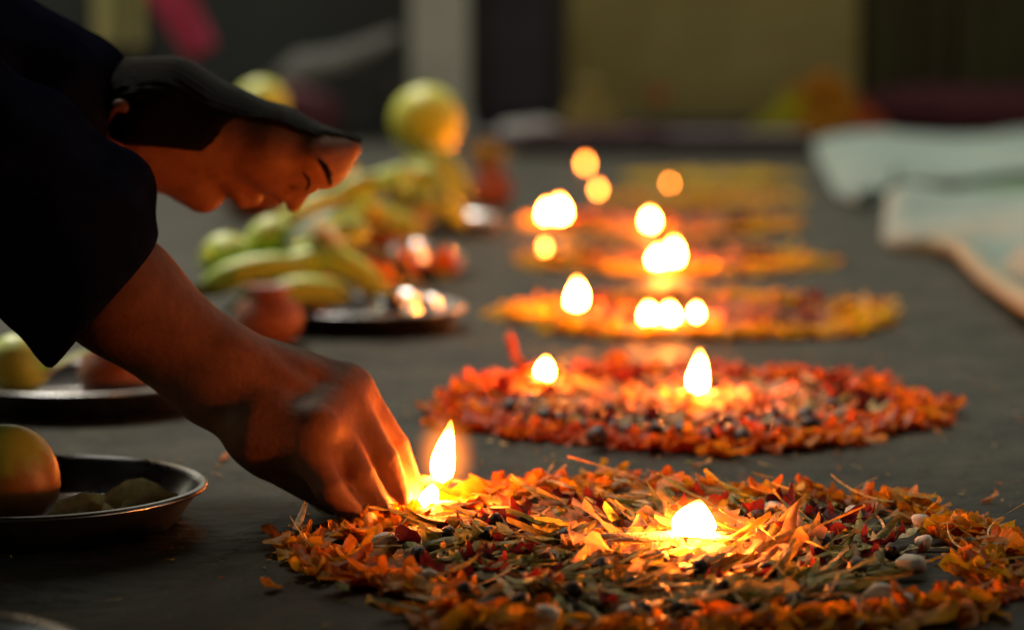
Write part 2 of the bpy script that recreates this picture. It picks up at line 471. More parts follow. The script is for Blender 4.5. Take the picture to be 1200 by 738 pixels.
# grey cloth bundle and bench in the recess
bn = empty('bench', (bx(370), WY - .2, 0), 'black bench in the dark recess left of the pillar', 'bench')
link('seat', mesh_data('seat', *box(-.55, .42, -.2, .2, .22, .27), M['dark_wood'], False), bn)
for sx_ in (-.5, .37):
    for sy in (-.16, .16):
        link('leg', mesh_data('leg', *box(sx_ - .025, sx_ + .025, sy - .025, sy + .025, 0, .218), M['dark_wood'], False), bn)
V, Fc = tube([(-.28, -.05, .30), (-.15, -.06, .36), (.02, -.05, .40), (.2, -.03, .47), (.33, .0, .54)], [.05, .10, .075, .055, .03], 12, .8)
tag(link('grey_shawl', mesh_data('grey_shawl', V, Fc, M['grey_cloth']), None, (bx(395), WY - .22, 0.0)), 'grey shawl bundle sloping up across the black bench', 'shawl')

# maroon bolster right
V, Fc = tube([(-.62, 0, .13), (-.6, 0, .13), (-.3, .0, .14), (.1, 0, .13), (.5, 0, .15), (.78, 0, .14), (.8, 0, .14)], [.03, .10, .13, .13, .14, .11, .03], 16)
tag(link('bolster', mesh_data('bolster', V, Fc, M['maroon']), None, (bx(1130), WY - .35, 0)), 'dark red bolster lying in front of the brown curtain', 'cushion')

# ------------------------------------------------------------------ white floor sheets
def sheet(name, outline_px, z, thick, mat, label, cat, hem=None, seed=0, loc_z=0.0):
    """thick wrinkled sheet, outline given as ground points"""
    pts = [G(*p) for p in outline_px]
    r = random.Random(seed)
    c = sum(pts, Vector()) / len(pts)
    # resample outline
    dense = []
    for i in range(len(pts)):
        a, b = pts[i], pts[(i + 1) % len(pts)]
        k = max(2, int((b - a).length / .06))
        for j in range(k): dense.append(a.lerp(b, j / k))
    for _ in range(3):
        dense = [(dense[i - 1] + dense[i] * 2 + dense[(i + 1) % len(dense)]) / 4 for i in range(len(dense))]
    n = len(dense); V, Fc = [], []
    R = 14
    ph = [r.uniform(0, 6.28) for _ in range(5)]
    def h(p, e):
        wv = .5 * math.sin(p.x * 9 + ph[0] + 3 * math.sin(p.y * 2 + ph[1])) + .5 * math.sin(p.y * 7 + p.x * 4 + ph[2]) + .6 * abs(math.sin(p.x * 6 - p.y * 2.2 + ph[3] + math.sin(p.y * 3 + ph[4])))
        return z + thick * (0.75 + .25 * wv) * min(1, e * 3.0) + .022 * wv
    for k in range(R + 1):
        e = k / R
        for p in dense:
            q = p.lerp(c, e)
            V.append((q.x - c.x, q.y - c.y, h(q, e + .12)))
    for k in range(R):
        for i in range(n):
            i2 = (i + 1) % n
            Fc.append((k * n + i, k * n + i2, (k + 1) * n + i2, (k + 1) * n + i))
    Fc.append(tuple(R * n + i for i in range(n)))
    b = len(V)
    for p in dense: V.append(((p.x - c.x) * .985, (p.y - c.y) * .985, 0.004 + loc_z))
    for i in range(n):
        i2 = (i + 1) % n
        Fc.append((b + i, b + i2, i2, i))
    Fc.append(tuple(b + i for i in reversed(range(n))))
    o = link(name, mesh_data(name, V, Fc, mat), None, (c.x, c.y, 0))
    return tag(o, label, cat)
sheet('floor_sheet', [(948, 172), (1000, 168), (1330, 168), (1330, 226), (1110, 226), (1045, 226), (1005, 248), (975, 232)], .016, .035, M['sheet'],
      'far pale sheet with pointed corner spread beside the wall', 'sheet', seed=3)
sheet('green_runner', [(1050, 232), (1330, 232), (1330, 238), (1048, 238)], .015, .015, M['green_mat'],
      'green mat strip showing between the two pale sheets', 'mat', seed=4)
nsh = sheet('floor_sheet', [(1040, 252), (1100, 245), (1330, 244), (1330, 470), (1215, 372), (1160, 330), (1120, 300), (1060, 300), (1032, 292)], .016, .034, M['sheet'],
      'near pale sheet with cream hem at the right edge', 'sheet', seed=8)
hp = [G(*p) for p in [(1096, 300), (1125, 312), (1158, 340), (1190, 368), (1230, 400), (1300, 452)]]
c0 = Vector(nsh.location)
V, Fc = tube([(p.x - c0.x, p.y - c0.y, .028 + .006 * math.sin(i * 2.1)) for i, p in enumerate(hp)], [.012, .018, .020, .022, .022, .02], 10, .8)
link('hem', mesh_data('hem', V, Fc, M['sheet_hem']), nsh)

# ------------------------------------------------------------------ petals
def petal_template(L, Wd, curl, twist, ruff, seed, nx=6, ny=2, shape='strap', bend=None):
    r = random.Random(seed); V, Fc = [], []
    ph = r.uniform(0, 6.28); bend = r.uniform(-.5, .5) if bend is None else bend
    for i in range(nx + 1):
        u = i / nx
        if shape == 'strap': wv = Wd * (0.28 + .95 * u ** .7) * (1 if u < .86 else .75)
        elif shape == 'round': wv = Wd * math.sin(math.pi * (0.08 + .84 * u)) ** .6
        else: wv = Wd * (0.5 + .5 * math.sin(math.pi * u))
        a = curl * u
        # arc in xz, slight bend in y
        x = L * (math.sin(a) / curl if abs(curl) > 1e-3 else u)
        z = L * ((1 - math.cos(a)) / curl if abs(curl) > 1e-3 else 0)
        yb = L * bend * u * u * .5
        tw = twist * u
        for j in range(ny + 1):
            v = j / ny - .5
            cup = -.9 * Wd * (v * v) * (1 if shape != 'round' else -1.4)
            rf = ruff * Wd * math.sin(ph + u * 9 + v * 5) * u
            yy = v * wv; zz = cup + rf
            yy, zz = yy * math.cos(tw) - zz * math.sin(tw), yy * math.sin(tw) + zz * math.cos(tw)
            V.append((x + (.10 * Wd * math.cos(v * 3.0) if i == nx else 0), yb + yy, z + zz))
    for i in range(nx):
        for j in range(ny):
            a = i * (ny + 1) + j
            Fc.append((a, a + 1, a + ny + 2, a + ny + 1))
    t = np.ones((len(V), 3))
    u = np.repeat(np.arange(nx + 1) / nx, ny + 1)
    t *= (0.85 + .15 * u)[:, None]
    return np.array(V), np.array(Fc), t

T = {}
T['orange'] = [petal_template(random.uniform(.012, .024), random.uniform(.006, .011), random.uniform(-.9, 1.0), random.uniform(-.6, .6), random.uniform(.10, .28), s, 5, 4) for s in range(14)]
T['strap'] = [petal_template(random.uniform(.030, .055), random.uniform(.007, .014), random.uniform(-.5, .7), random.uniform(-.7, .7), random.uniform(.2, .5), 120 + s, 9, 2, 'leaf') for s in range(12)]
T['strand'] = [petal_template(random.uniform(.022, .048), random.uniform(.0022, .0048), random.uniform(-.5, .6), random.uniform(-1.4, 1.4), .3, 40 + s, 7, 2, 'leaf') for s in range(12)]
T['fibre'] = [petal_template(random.uniform(.030, .060), random.uniform(.0014, .0024), random.uniform(-.5, .7), random.uniform(-1.4, 1.4), .3, 160 + s, 9, 1, 'leaf', random.uniform(-2.2, 2.2)) for s in range(10)]
def frill_template(L, Wd, seed, nx=8, ny=3):
    # a torn marigold petal: a soft ribbon with a gathered, wavy free edge
    r = random.Random(seed); V, Fc = [], []
    p1, p2, bend, k = r.uniform(0, 6.28), r.uniform(0, 6.28), r.uniform(-1.6, 1.6), r.uniform(5, 8.5)
    for i in range(nx + 1):
        u = i / nx; a = bend * (u - .5)
        R_ = L / bend if abs(bend) > .2 else L * 5
        bb = bend if abs(bend) > .2 else .2
        cx, cy = R_ * math.sin(bb * (u - .5)), R_ * (1 - math.cos(bb * (u - .5)))
        nx_, ny_ = -math.sin(bb * (u - .5)), math.cos(bb * (u - .5))
        taper = math.sin(math.pi * (.10 + .80 * u)) ** .45
        for j in range(ny + 1):
            v = j / ny
            off = (v - .35) * Wd * taper
            z = Wd * (.22 * v * v * math.sin(k * u + p1) + .12 * v * math.sin(1.6 * k * u + p2) + .10 * math.sin(3 * u + p2) + .16 * v)
            V.append((cx + nx_ * off, cy + ny_ * off, z))
    for i in range(nx):
        for j in range(ny):
            a = i * (ny + 1) + j; Fc.append((a, a + 1, a + ny + 2, a + ny + 1))
    t = np.ones((len(V), 3)) * (0.8 + .2 * np.tile(np.arange(ny + 1) / ny, nx + 1))[:, None]
    return np.array(V), np.array(Fc), t
T['frill'] = [frill_template(random.uniform(.024, .050), random.uniform(.010, .019), 300 + s) for s in range(14)]
T['red'] = [petal_template(random.uniform(.014, .024), random.uniform(.012, .018), random.uniform(.3, 1.2), random.uniform(-.3, .3), .18, 80 + s, 6, 4, 'round') for s in range(8)]
TM = {}
for k, lst in T.items():
    TM[k] = []
    for i, (v, f, t) in enumerate(lst):
        TM[k].append(big_mesh(k + '_petal', v, f, M['strand'] if k in ('strand', 'fibre') else M['petal'], True, t))

def lerp3(a, b, t): return tuple(a[i] + (b[i] - a[i]) * t for i in range(3))
ORANGE = [(0.90, .36, .012), (.88, .28, .010), (.92, .46, .016), (.86, .22, .010)]
STRAND_OLD = [(.34, .26, .07), (.24, .23, .05), (.42, .34, .13), (.30, .14, .05), (.18, .20, .04), (.50, .40, .20)]
STRAND = [(.66, .52, .15), (.52, .50, .10), (.74, .60, .22), (.56, .28, .09), (.46, .48, .09), (.80, .68, .32), (.72, .46, .10)]
HEART = [(.88, .46, .24), (.90, .56, .30), (.86, .34, .14), (.88, .48, .14)]  # salmon centre petals, with some of the wick's glow put into their colour
PINK = [(.66, .27, .14), (.72, .36, .18), (.60, .18, .08), (.70, .30, .06)]
RED = [(.16, .012, .018), (.24, .02, .02), (.10, .010, .014), (.30, .03, .02)]

def place(x, y, z, yaw, pitch, roll, s):
    return Matrix.Translation((x, y, z)) @ Euler((roll, pitch, yaw)).to_matrix().to_4x4() @ Matrix.Scale(s, 4)

def ring_petals(R0, R1, nclu, per, hh, seed, pal=ORANGE, size=1.0, arc=None, squash=1.0):
    """torn marigold heads strewn along a ring: tufts of petals; local coordinates"""
    r = random.Random(seed); out = []
    for c in range(nclu):
        a = (c + r.random()) / nclu * 2 * math.pi
        if arc and not arc(a): continue
        rad = R0 + (R1 - R0) * (0.5 + 0.5 * r.uniform(-1, 1) * r.random() ** .3) + .012 * math.sin(a * 5 + seed) 
        cx, cy = rad * math.cos(a), rad * math.sin(a) * squash
        base = r.uniform(0, hh)
        col0 = r.choice(pal)
        face = r.uniform(0, 6.28)
        for k in range(int(per * r.uniform(.6, 1.4))):
            yaw = face + r.gauss(0, .9)
            p = -abs(r.gauss(.05, .22)) if r.random() < .93 else r.uniform(-.8, .2)
            z = .002 + base * r.uniform(.2, 1.1)
            col = lerp3(col0, r.choice(pal), r.uniform(0, .6)); kk = r.uniform(.8, 1.1)
            out.append(('orange', r.randrange(len(T['orange'])), place(cx + r.gauss(0, .007), cy + r.gauss(0, .007), z, yaw, p, r.gauss(0, .5), size * r.uniform(.7, 1.25)), tuple(q * kk for q in col)))
        for k in range(4):
            col = lerp3(col0, r.choice(pal), r.uniform(0, .6)); kk = r.uniform(.8, 1.1)
            fr = 'frill' if k < 3 else 'strap'
            out.append((fr, r.randrange(len(T[fr])), place(cx + r.gauss(0, .008), cy + r.gauss(0, .008), .003 + base * r.uniform(.3, 1.0), a + math.pi / 2 + r.gauss(0, .7) + (math.pi if r.random() < .5 else 0), r.gauss(-.08, .12), r.gauss(0, .5), size * r.uniform(.6, 1.1)), tuple(q * kk for q in col)))
    return out

def disc_pieces(kind, R0, R1, n, zmax, seed, pal, size=1.0, tilt=.07, tang=True):
    r = random.Random(seed); out = []
    for k in range(n):
        a = r.uniform(0, 6.283); rad = math.sqrt(r.uniform(R0 * R0, R1 * R1))
        yaw = (a + math.pi / 2 + r.gauss(0, .6)) if tang else r.uniform(0, 6.28)
        col = lerp3(r.choice(pal), r.choice(pal), r.random()); kk = r.uniform(.6, 1.1)
        out.append((kind, r.randrange(len(T[kind])), place(rad * math.cos(a), rad * math.sin(a), .002 + r.random() ** 1.5 * zmax, yaw, r.gauss(-.03, tilt), r.gauss(0, .3), size * r.uniform(.7, 1.25)), tuple(q * kk for q in col)))
    return out

def merge(pieces):
    Vs, Qs, Ts = [], [], []; off = 0
    for kind, i, m, c in pieces:
        v, f, t = T[kind][i]
        mm = np.array(m)
        Vs.append(v @ mm[:3, :3].T + mm[:3, 3]); Qs.append(f + off); Ts.append(t * np.array(c)); off += len(v)
    return np.vstack(Vs), np.vstack(Qs), np.vstack(Ts)

def put(root, pieces, nsingle, name, stuff_name, mat):
    """the pieces that show largest become objects, the rest one stuff part"""
    c = Vector(root.location)
    def key(p):
        q = p[2].translation + c
        px = 600 + q.x / q.y * F; py = 84 + (CAMZ - q.z) / q.y * F
        out = 0 if (-10 < px < 1210 and py < 745) else 5
        return q.y - q.z * 8 + out
    pieces = sorted(pieces, key=key)
    for kind, i, m, col in pieces[:nsingle]:
        o = bpy.data.objects.new(name, TM[kind][i]); COL.objects.link(o)
        o.parent = root; o.matrix_basis = m; o.color = (*col, 1)
    rest = pieces[nsingle:]
    if rest:
        v, q, t = merge(rest)
        o = link(stuff_name, big_mesh(stuff_name, v, q, mat, True, t), root); tag(o, kind='stuff')

SEED_ME = [mesh_data('seed', *blob(.0062, .0058, .0056, s, .10, 8, 6), M['seed']) for s in range(4)]
BUD_ME = []
for s in range(4):
    v, f = blob(.0085, .0062, .0056, 20 + s, .12, 10, 7)
    v = [(x + (.0022 if x > .005 else 0), y, z) for x, y, z in v]
    BUD_ME.append(mesh_data('bud', v, f, M['bud']))

# ---- the front rangoli
c1 = G(780, 648); c1.z = 0
R1 = 0.275
r1 = empty('petal_rangoli', c1, 'nearest petal circle, sharp, with orange marigold rim, white buds and dark seeds', 'rangoli', 'petal rangolis in a row on the floor')
def open_gap(pieces, keep=.06, r0=.163, r1=.208):
    r = random.Random(3); out = []
    for p in pieces:
        t = p[2].translation; a = math.degrees(math.atan2(t.y, t.x)); rr = math.hypot(t.x, t.y)
        if r0 < rr < r1 and -62 < a < 48 and r.random() > keep: continue
        out.append(p)
    return out
ring = open_gap(ring_petals(.208, .262, 120, 6, .007, 11))
put(r1, ring, 290, 'marigold_petal', 'marigold_shreds', M['petal'])
mid = disc_pieces('strand', .03, .168, 760, .009, 12, STRAND, 1.35) + disc_pieces('strap', .04, .16, 170, .006, 16, STRAND, 1.0) + disc_pieces('frill', .05, .165, 130, .005, 19, STRAND + [(.72, .30, .08), (.5, .14, .05)], .9) + disc_pieces('strand', .20, .265, 90, .016, 13, [(.5, .42, .2), (.42, .40, .14), (.55, .38, .12)], tang=False)
fib = disc_pieces('fibre', .02, .235, 230, .012, 18, [(.80, .62, .22), (.72, .62, .20), (.82, .66, .36), (.80, .46, .10)], .9, .04, True)
fib = open_gap(fib, .25)
mid = open_gap(mid, .05)
put(r1, fib, 120, 'pale_fibre', 'fibre_bed', M['strand'])
put(r1, mid, 280, 'green_shred', 'shred_bed', M['strand'])
redp = open_gap(disc_pieces('red', .09, .178, 75, .007, 14, RED, tang=False), .3)
put(r1, redp, 170, 'rose_petal', 'rose_bed', M['petal'])
heart = disc_pieces('strap', .0, .10, 70, .010, 17, HEART, 1.1, .10) + disc_pieces('frill', .0, .10, 70, .010, 15, HEART, .9, .10, False)
put(r1, heart, 110, 'pink_petal', 'pink_petal_bed', M['petal'])
def drop(root, meshes, name, px, py, z, s=1.0):
    g = G(px, py, z) - Vector(root.location)
    o = bpy.data.objects.new(name, random.choice(meshes)); COL.objects.link(o)
    o.parent = root; o.location = g; o.rotation_euler = (random.uniform(-.4, .4), random.uniform(-.4, .4), random.uniform(0, 6.28)); o.scale = (s,) * 3
    return o
for px, py in [(907, 597), (1078, 612), (1083, 636), (1071, 661), (1030, 695), (1056, 708), (502, 677), (455, 634), (735, 718), (640, 722), (1000, 601)]:
    drop(r1, BUD_ME, 'white_bud', px, py, .009, random.uniform(.85, 1.3))
for px, py in [(688, 607), (887, 607), (963, 636), (925, 651), (673, 690), (848, 690), (741, 684), (1045, 646), (975, 692), (612, 612), (575, 625), (525, 625), (795, 713), (755, 716),
               (580, 610), (640, 655), (705, 665), (820, 665), (900, 668), (545, 690), (610, 705), (930, 705), (775, 655), (490, 650), (660, 630), (1005, 664)]:
    drop(r1, SEED_ME, 'dark_seed', px, py, .010, random.uniform(.9, 1.3))

# ---- the farther ones
REDOR = [(.88, .20, .012), (.84, .14, .012), (.88, .28, .014), (.78, .11, .014)]
YELOR = [(.92, .50, .012), (.90, .42, .012), (.92, .58, .02)]
def far_rangoli(px, py, R, label, pal, seed, nclu, disc_pal, ndisc, full=False):
    c = G(px, py); c.z = 0
    r = empty('petal_rangoli', c, label, 'rangoli', 'petal rangolis in a row on the floor')
    pcs = ring_petals(R * .76, R * .95, nclu, 9, .007, seed, pal, 1.15) 
    if full: pcs += disc_pieces('frill', 0, R * .9, ndisc * 2, .006, seed + 5, pal, 1.5, .06, False)
    v, q, t = merge(pcs)
    tag(link('marigold_shreds', big_mesh('marigold_shreds', v, q, M['petal'], True, t), r), kind='stuff')
    if disc_pal:
        v, q, t = merge(disc_pieces('strand', 0, R * .72, ndisc, .01, seed + 1, disc_pal, 1.3) + disc_pieces('orange', 0, R * .45, 160, .016, seed + 2, PINK, 1.2, .3, False)
                        + disc_pieces('red', R * .5, R * .78, 90, .007, seed + 3, RED, 1.1, .3, False))
        tag(link('inner_shreds', big_mesh('inner_shreds', v, q, M['strand'], True, t), r), kind='stuff')
    return r, c
r2, c2 = far_rangoli(806, 480, .270, 'second petal circle from the front, reddish rim and row of dark seeds', REDOR, 21, 130, STRAND + PINK, 420)
for px, py in [(598, 478), (640, 488), (655, 495), (690, 500), (735, 505), (764, 488), (770, 503), (848, 497), (855, 508), (880, 498), (905, 490), (915, 503), (945, 490), (950, 500), (870, 512), (830, 510), (800, 505), (715, 480), (700, 512), (975, 478), (990, 470), (625, 470)]:
    drop(r2, SEED_ME, 'dark_seed', px, py, .012, random.uniform(1.3, 1.8))
r3, c3 = far_rangoli(818, 374, .272, 'third petal circle, blurred, bright orange rim at right', YELOR, 31, 120, PINK + [(.5, .3, .1)], 220)
r4, c4 = far_rangoli(790, 309, .272, 'fourth petal circle, thin blurred orange band', YELOR, 41, 110, PINK, 160)
r5, c5 = far_rangoli(773, 266, .32, 'fifth petal circle, wide blurred orange band', YELOR, 51, 110, PINK, 200)
r6, c6 = far_rangoli(822, 236, .275, 'sixth petal circle, filled with yellow orange petals', YELOR, 61, 110, None, 420, True)
r7, c7 = far_rangoli(830, 211, .285, 'farthest petal circle, dull yellow, before the dark step', [(.90, .62, .02), (.92, .52, .02), (.86, .64, .03)], 71, 100, None, 420, True)

# loose petals on the bare floor
for i, (px, py) in enumerate([(810, 548), (258, 542), (345, 655), (330, 690), (700, 548), (1150, 590)]):
    g = G(px, py)
    o = link('loose_petal', TM['orange'][i % 14], None); o.matrix_basis = place(g.x, g.y, .003, i * 1.3, -.1, .2, 1.1); o.color = (*ORANGE[i % 4], 1)
    tag(o, ['pale orange petal on bare floor behind the front right flame', 'single red orange petal on the floor behind the steel plate', 'orange petal on the floor off the left rim of the nearest circle',
            'orange petal on the dark floor at bottom left', 'orange petal on bare floor behind the nearest circle, left of the flame', 'orange petal on bare floor right of the nearest circle'][i], 'petal', 'loose petals on the floor')
# crumbs and torn scraps strewn on the floor round the circles
r = random.Random(44); pcs = []
for k in range(420):
    cx, cy, R_ = r.choice([(c1.x, c1.y, .265), (c1.x, c1.y, .265), (c2.x, c2.y, .26), (c3.x, c3.y, .28)])
    a = r.uniform(0, 6.28); rad = R_ + abs(r.gauss(.02, .16))
    kd = r.choice(['orange', 'strand', 'orange'])
    pcs.append((kd, r.randrange(12), place(cx + rad * math.cos(a), cy + rad * math.sin(a), .0015, r.uniform(0, 6.28), 0, r.gauss(0, .2), r.uniform(.12, .42)), lerp3(r.choice(STRAND), r.choice(ORANGE), r.random())))
v, q, t = merge(pcs)
tag(link('floor_litter', big_mesh('floor_litter', v, q, M['petal'], True, t)), 'tiny scraps of petal and stalk strewn on the bare floor', 'litter', kind='stuff')
# curled strand standing up from second circle
b = G(604, 442)
top = W(598, 388, b.y * cp + .02)
V, Fc = tube([b + Vector((.03, 0, .008)), b + Vector((.012, 0, .012)), b + Vector((0, 0, .022)), b + Vector((-.006, 0, .045)), top + Vector((.001, 0, -.012)), top], [.005, .0075, .0075, .006, .0045, .002], 8, .6)
V = [Vector(v) - c2 for v in V]
link('curled_petal', mesh_data('curled_petal', V, Fc, M['petal'], True, np.array([[.74, .16, .012]] * len(V))), r2)

# ------------------------------------------------------------------ lamps (burning cotton wicks)
def flame_mesh(h, wd, lean=(0, 0), seed=0, mat='flame', blunt=False):
    seg, rings = 18, 20; V, Fc = [], []
    for i in range(rings + 1):
        u = i / rings
        r = wd * .5 * (math.sin(math.pi * min(1, u ** .62)) ** .8 if blunt else (math.sin(math.pi * u ** .55) ** .9)) + 1e-5
        if u < .08: r *= .7
        cx = lean[0] * u ** 1.3 + .04 * wd * math.sin(u * 6 + seed); cy = lean[1] * u
        for k in range(seg):
            a = 6.2832 * k / seg
            V.append((cx + r * math.cos(a), cy + r * math.sin(a), h * u))
    for i in range(rings):
        for k in range(seg):
            k2 = (k + 1) % seg
            Fc.append((i * seg + k, i * seg + k2, (i + 1) * seg + k2, (i + 1) * seg + k))
    return mesh_data('flame', V, Fc, M[mat])

def glow_shell_mat():  # added volume emission: a soft orange haze put around the flame
    m = bpy.data.materials.new('flame_glow_shell'); m.use_nodes = True; t = m.node_tree
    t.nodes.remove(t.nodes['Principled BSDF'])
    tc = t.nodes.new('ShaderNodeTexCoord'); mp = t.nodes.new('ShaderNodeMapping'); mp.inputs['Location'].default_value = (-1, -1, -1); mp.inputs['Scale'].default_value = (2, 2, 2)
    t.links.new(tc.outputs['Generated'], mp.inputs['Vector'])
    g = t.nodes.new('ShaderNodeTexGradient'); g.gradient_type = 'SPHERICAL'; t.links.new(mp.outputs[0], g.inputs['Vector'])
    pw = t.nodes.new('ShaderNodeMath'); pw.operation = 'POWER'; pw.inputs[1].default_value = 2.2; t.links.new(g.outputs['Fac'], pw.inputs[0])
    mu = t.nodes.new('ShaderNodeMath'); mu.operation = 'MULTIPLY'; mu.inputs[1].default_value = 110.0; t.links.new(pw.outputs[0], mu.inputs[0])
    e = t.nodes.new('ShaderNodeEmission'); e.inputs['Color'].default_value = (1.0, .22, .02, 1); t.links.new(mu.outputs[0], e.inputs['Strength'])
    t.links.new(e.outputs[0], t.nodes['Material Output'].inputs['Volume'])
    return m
M['glow_shell'] = glow_shell_mat()
def glow_shell(parent, loc, h, wd):
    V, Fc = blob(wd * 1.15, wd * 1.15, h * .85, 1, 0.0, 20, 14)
    o = link('flame_glow_shell', mesh_data('flame_glow_shell', V, Fc, M['glow_shell']), parent, loc)
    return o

def wick_lamp(base, h, wd, label, lean=(0, 0), tails=((-.02, 0),), seed=0, mat='flame', blunt=False, soft=False, group='burning wicks on the petal circles'):
    e = empty('wick_lamp', base, label, 'lamp', group)
    parts = [tube([(dx * 1.0, dy, .003), (dx * .5, dy * .5, .003), (dx * .18, dy * .1, .004), (0, 0, .010), (0, 0, .014)], [.0012, .0028, .0032, .0028, .0016], 7) for dx, dy in tails]
    link('wick', mesh_data('wick', *join(*parts), M['wick']), e)
    link('flame', flame_mesh(h, wd, lean, seed, mat, blunt), e, (0, 0, .003))
    if soft: glow_shell(e, (lean[0] * .4, 0, .003 + h * .42), h, wd)
    return e
def base_at(px, py, up=.012):
    return G(px, py, up)
# front centre: long strands of cotton run to the left
b = base_at(811, 634, .012)
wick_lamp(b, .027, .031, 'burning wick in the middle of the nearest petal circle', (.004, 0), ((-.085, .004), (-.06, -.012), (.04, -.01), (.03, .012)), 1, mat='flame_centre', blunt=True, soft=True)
wick_lamp(base_at(639, 448), .025, 0.0168, 'burning wick at the left rim of the second petal circle', (0, 0), seed=2, blunt=True)
wick_lamp(base_at(818, 464, .016), .045, 0.0193, 'tall flame in the middle of the second petal circle', (.001, 0), ((-.03, 0), (.025, -.004)), 3)
wick_lamp(base_at(676, 364), .043, 0.0235, 'flame at the left rim of the third petal circle', (0, 0), seed=4)
wick_lamp(base_at(760, 381), .028, 0.0202, 'left of three flames amid the third petal circle', seed=5, blunt=True)
wick_lamp(base_at(785, 381), .028, 0.0202, 'middle one of three flames amid the third petal circle', seed=6, blunt=True)
wick_lamp(base_at(816, 377), .022, 0.0134, 'right smaller one of three flames amid the third petal circle', seed=7, blunt=True)
wick_lamp(base_at(638, 298), .024, 0.0118, 'small flame at the left rim of the fourth petal circle', seed=8, mat='flame_far')
wick_lamp(base_at(772, 314), .034, 0.0252, 'left flame of a joined pair on the fourth petal circle', seed=9)
wick_lamp(base_at(789, 312), .046, 0.0252, 'right taller flame of a joined pair on the fourth petal circle', seed=10)
wick_lamp(base_at(642, 259), .040, 0.0252, 'left flame of a pair at the rim of the fifth petal circle', seed=11)
wick_lamp(base_at(656, 259), .050, 0.0252, 'right flame of a pair at the rim of the fifth petal circle', seed=12)
wick_lamp(base_at(762, 268), .036, 0.0218, 'flame in the middle of the fifth petal circle', seed=13)
wick_lamp(base_at(701, 229), .032, 0.0118, 'yellow flame left of the sixth petal circle', seed=14, mat='flame_far')
wick_lamp(base_at(785, 219), .020, 0.0076, 'dim orange flame on the sixth petal circle', seed=15, mat='flame_far')
wick_lamp(base_at(686, 198), .040, 0.0151, 'farthest yellow flame left of the last petal circle', seed=16, mat='flame_far')

# the wick being lit at the fingertips
b = W(490, 588, 1.746)
e = empty('held_wick', b, 'wick with a tall flame held at the fingertips', 'lamp')
tip = W(513, 560, 1.746) - b
V, Fc = tube([(-.014, .0, .012), (-.004, 0, .016), tip * .55 + Vector((0, 0, .006)), tip * .92, tip * 1.02], [.0026, .0036, .0042, .0036, .002], 8)
link('wick', mesh_data('wick', V, Fc, M['wick']), e)
link('flame', flame_mesh(.051, .0185, (.007, 0), 21, 'flame_held'), e, tip + Vector((.003, 0, -.004)))
glow_shell(e, tip + Vector((.006, 0, .017)), .050, .026)
b2 = W(502, 596, 1.710)
wick_lamp(b2, .017, .014, 'small flame starting among petals right under the fingertips', (.003, 0), ((.03, .004),), 22, blunt=True, mat='flame_small')

# ------------------------------------------------------------------ steel plates and offerings
def plate(x, y, R, label, h=.028):
    e = empty('steel_plate', (x, y, 0), label, 'plate', 'steel plates along the left side')
    t = .0016
    prof = [(R * .80, 0.0), (R * .84, .001), (R * .97, h * .86), (R, h), (R + .003, h - .001), (R + .003, h + .0012), (R - .001, h + .003), (R * .968, h * .90), (R * .83, .0045), (R * .80, .003), (R * .4, .003), (R * .02, .003)]
    V, Fc = lathe(prof, 64)
    link('dish', mesh_data('dish', V, Fc, M['steel']), e)
    return e
P1 = (-.361, 1.652); P2 = (-.437, 2.25); P3 = (-.195, 2.95); P4 = (-.214, 3.74); P5 = (-.15, 4.75)
plate(*P1, .127, 'steel plate with peel slices at the left, in front of the arm')
plate(-.345, 1.135, .127, 'steel plate cut off by the bottom left corner')
plate(*P2, .127, 'steel plate behind the forearm, holding a red clay pot')
plate(*P3, .130, 'steel plate with two glinting cups, nearer of the blurred pair')
plate(*P4, .130, 'steel plate behind the glinting cups, under the banana heap')
plate(*P5, .130, 'farthest steel plate, under the large yellow fruit')

def thing(name, vf, mat, loc, rot, label, cat, group=None, sc_=(1, 1, 1)):
    o = link(name, mesh_data(name, *vf, mat), None, loc); o.rotation_euler = rot; o.scale = sc_
    return tag(o, label, cat, group)
def mango(loc, rot, label, s=1.0):
    v, f = blob(.036, .030, .040, 3, .05, 20, 14, 2.0)
    o = empty('mango', loc, label, 'fruit'); o.rotation_euler = rot
    link('flesh', mesh_data('flesh', [(x * s, y * s, z * s) for x, y, z in v], f, M['mango']), o)
    if 0: link('stalk', mesh_data('stalk', *tube([(0.030 * s, -.010, .000), (.037 * s, -.011, -.003), (.044 * s, -.012, -.004)], [.006, .0045, .004], 8), M['dark_wood']), o)
    return o
p = W(22, 527, 1.655)
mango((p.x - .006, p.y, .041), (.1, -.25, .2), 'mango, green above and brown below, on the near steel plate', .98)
def bent_strip(pts, wd, thick=.0035, seg=8):
    return tube(pts, [wd * .35] + [wd] * (len(pts) - 2) + [wd * .4], seg, .28)
def P1pt(px, py, z): q = G(px, py, z); return q
for k, (px, py, z, yw, sc2, lab) in enumerate([(150, 586, .008, .1, 1.9, 'larger arched pale yellow peel on the near steel plate'), (175, 590, .007, .5, 1.3, 'pale yellow peel at the right end of the near plate'),
        (122, 594, .006, 2.9, 1.4, 'pale yellow peel left of the arched one on the near plate'), (84, 598, .006, .3, 1.5, 'flat peel scrap at the front of the near plate'), (62, 594, .006, 1.2, 1.2, 'small peel scrap nearest the mango')]):
    g = G(px, py, z); me = TM['frill'][(k * 3) % 14]
    o = link('peel_slice', me, None); o.matrix_basis = place(g.x, g.y, g.z, yw, -.1, .5, sc2 * .8); o.color = (.90, .78, .36, 1)
    tag(o, lab, 'peel', 'peel slices on the near plate')
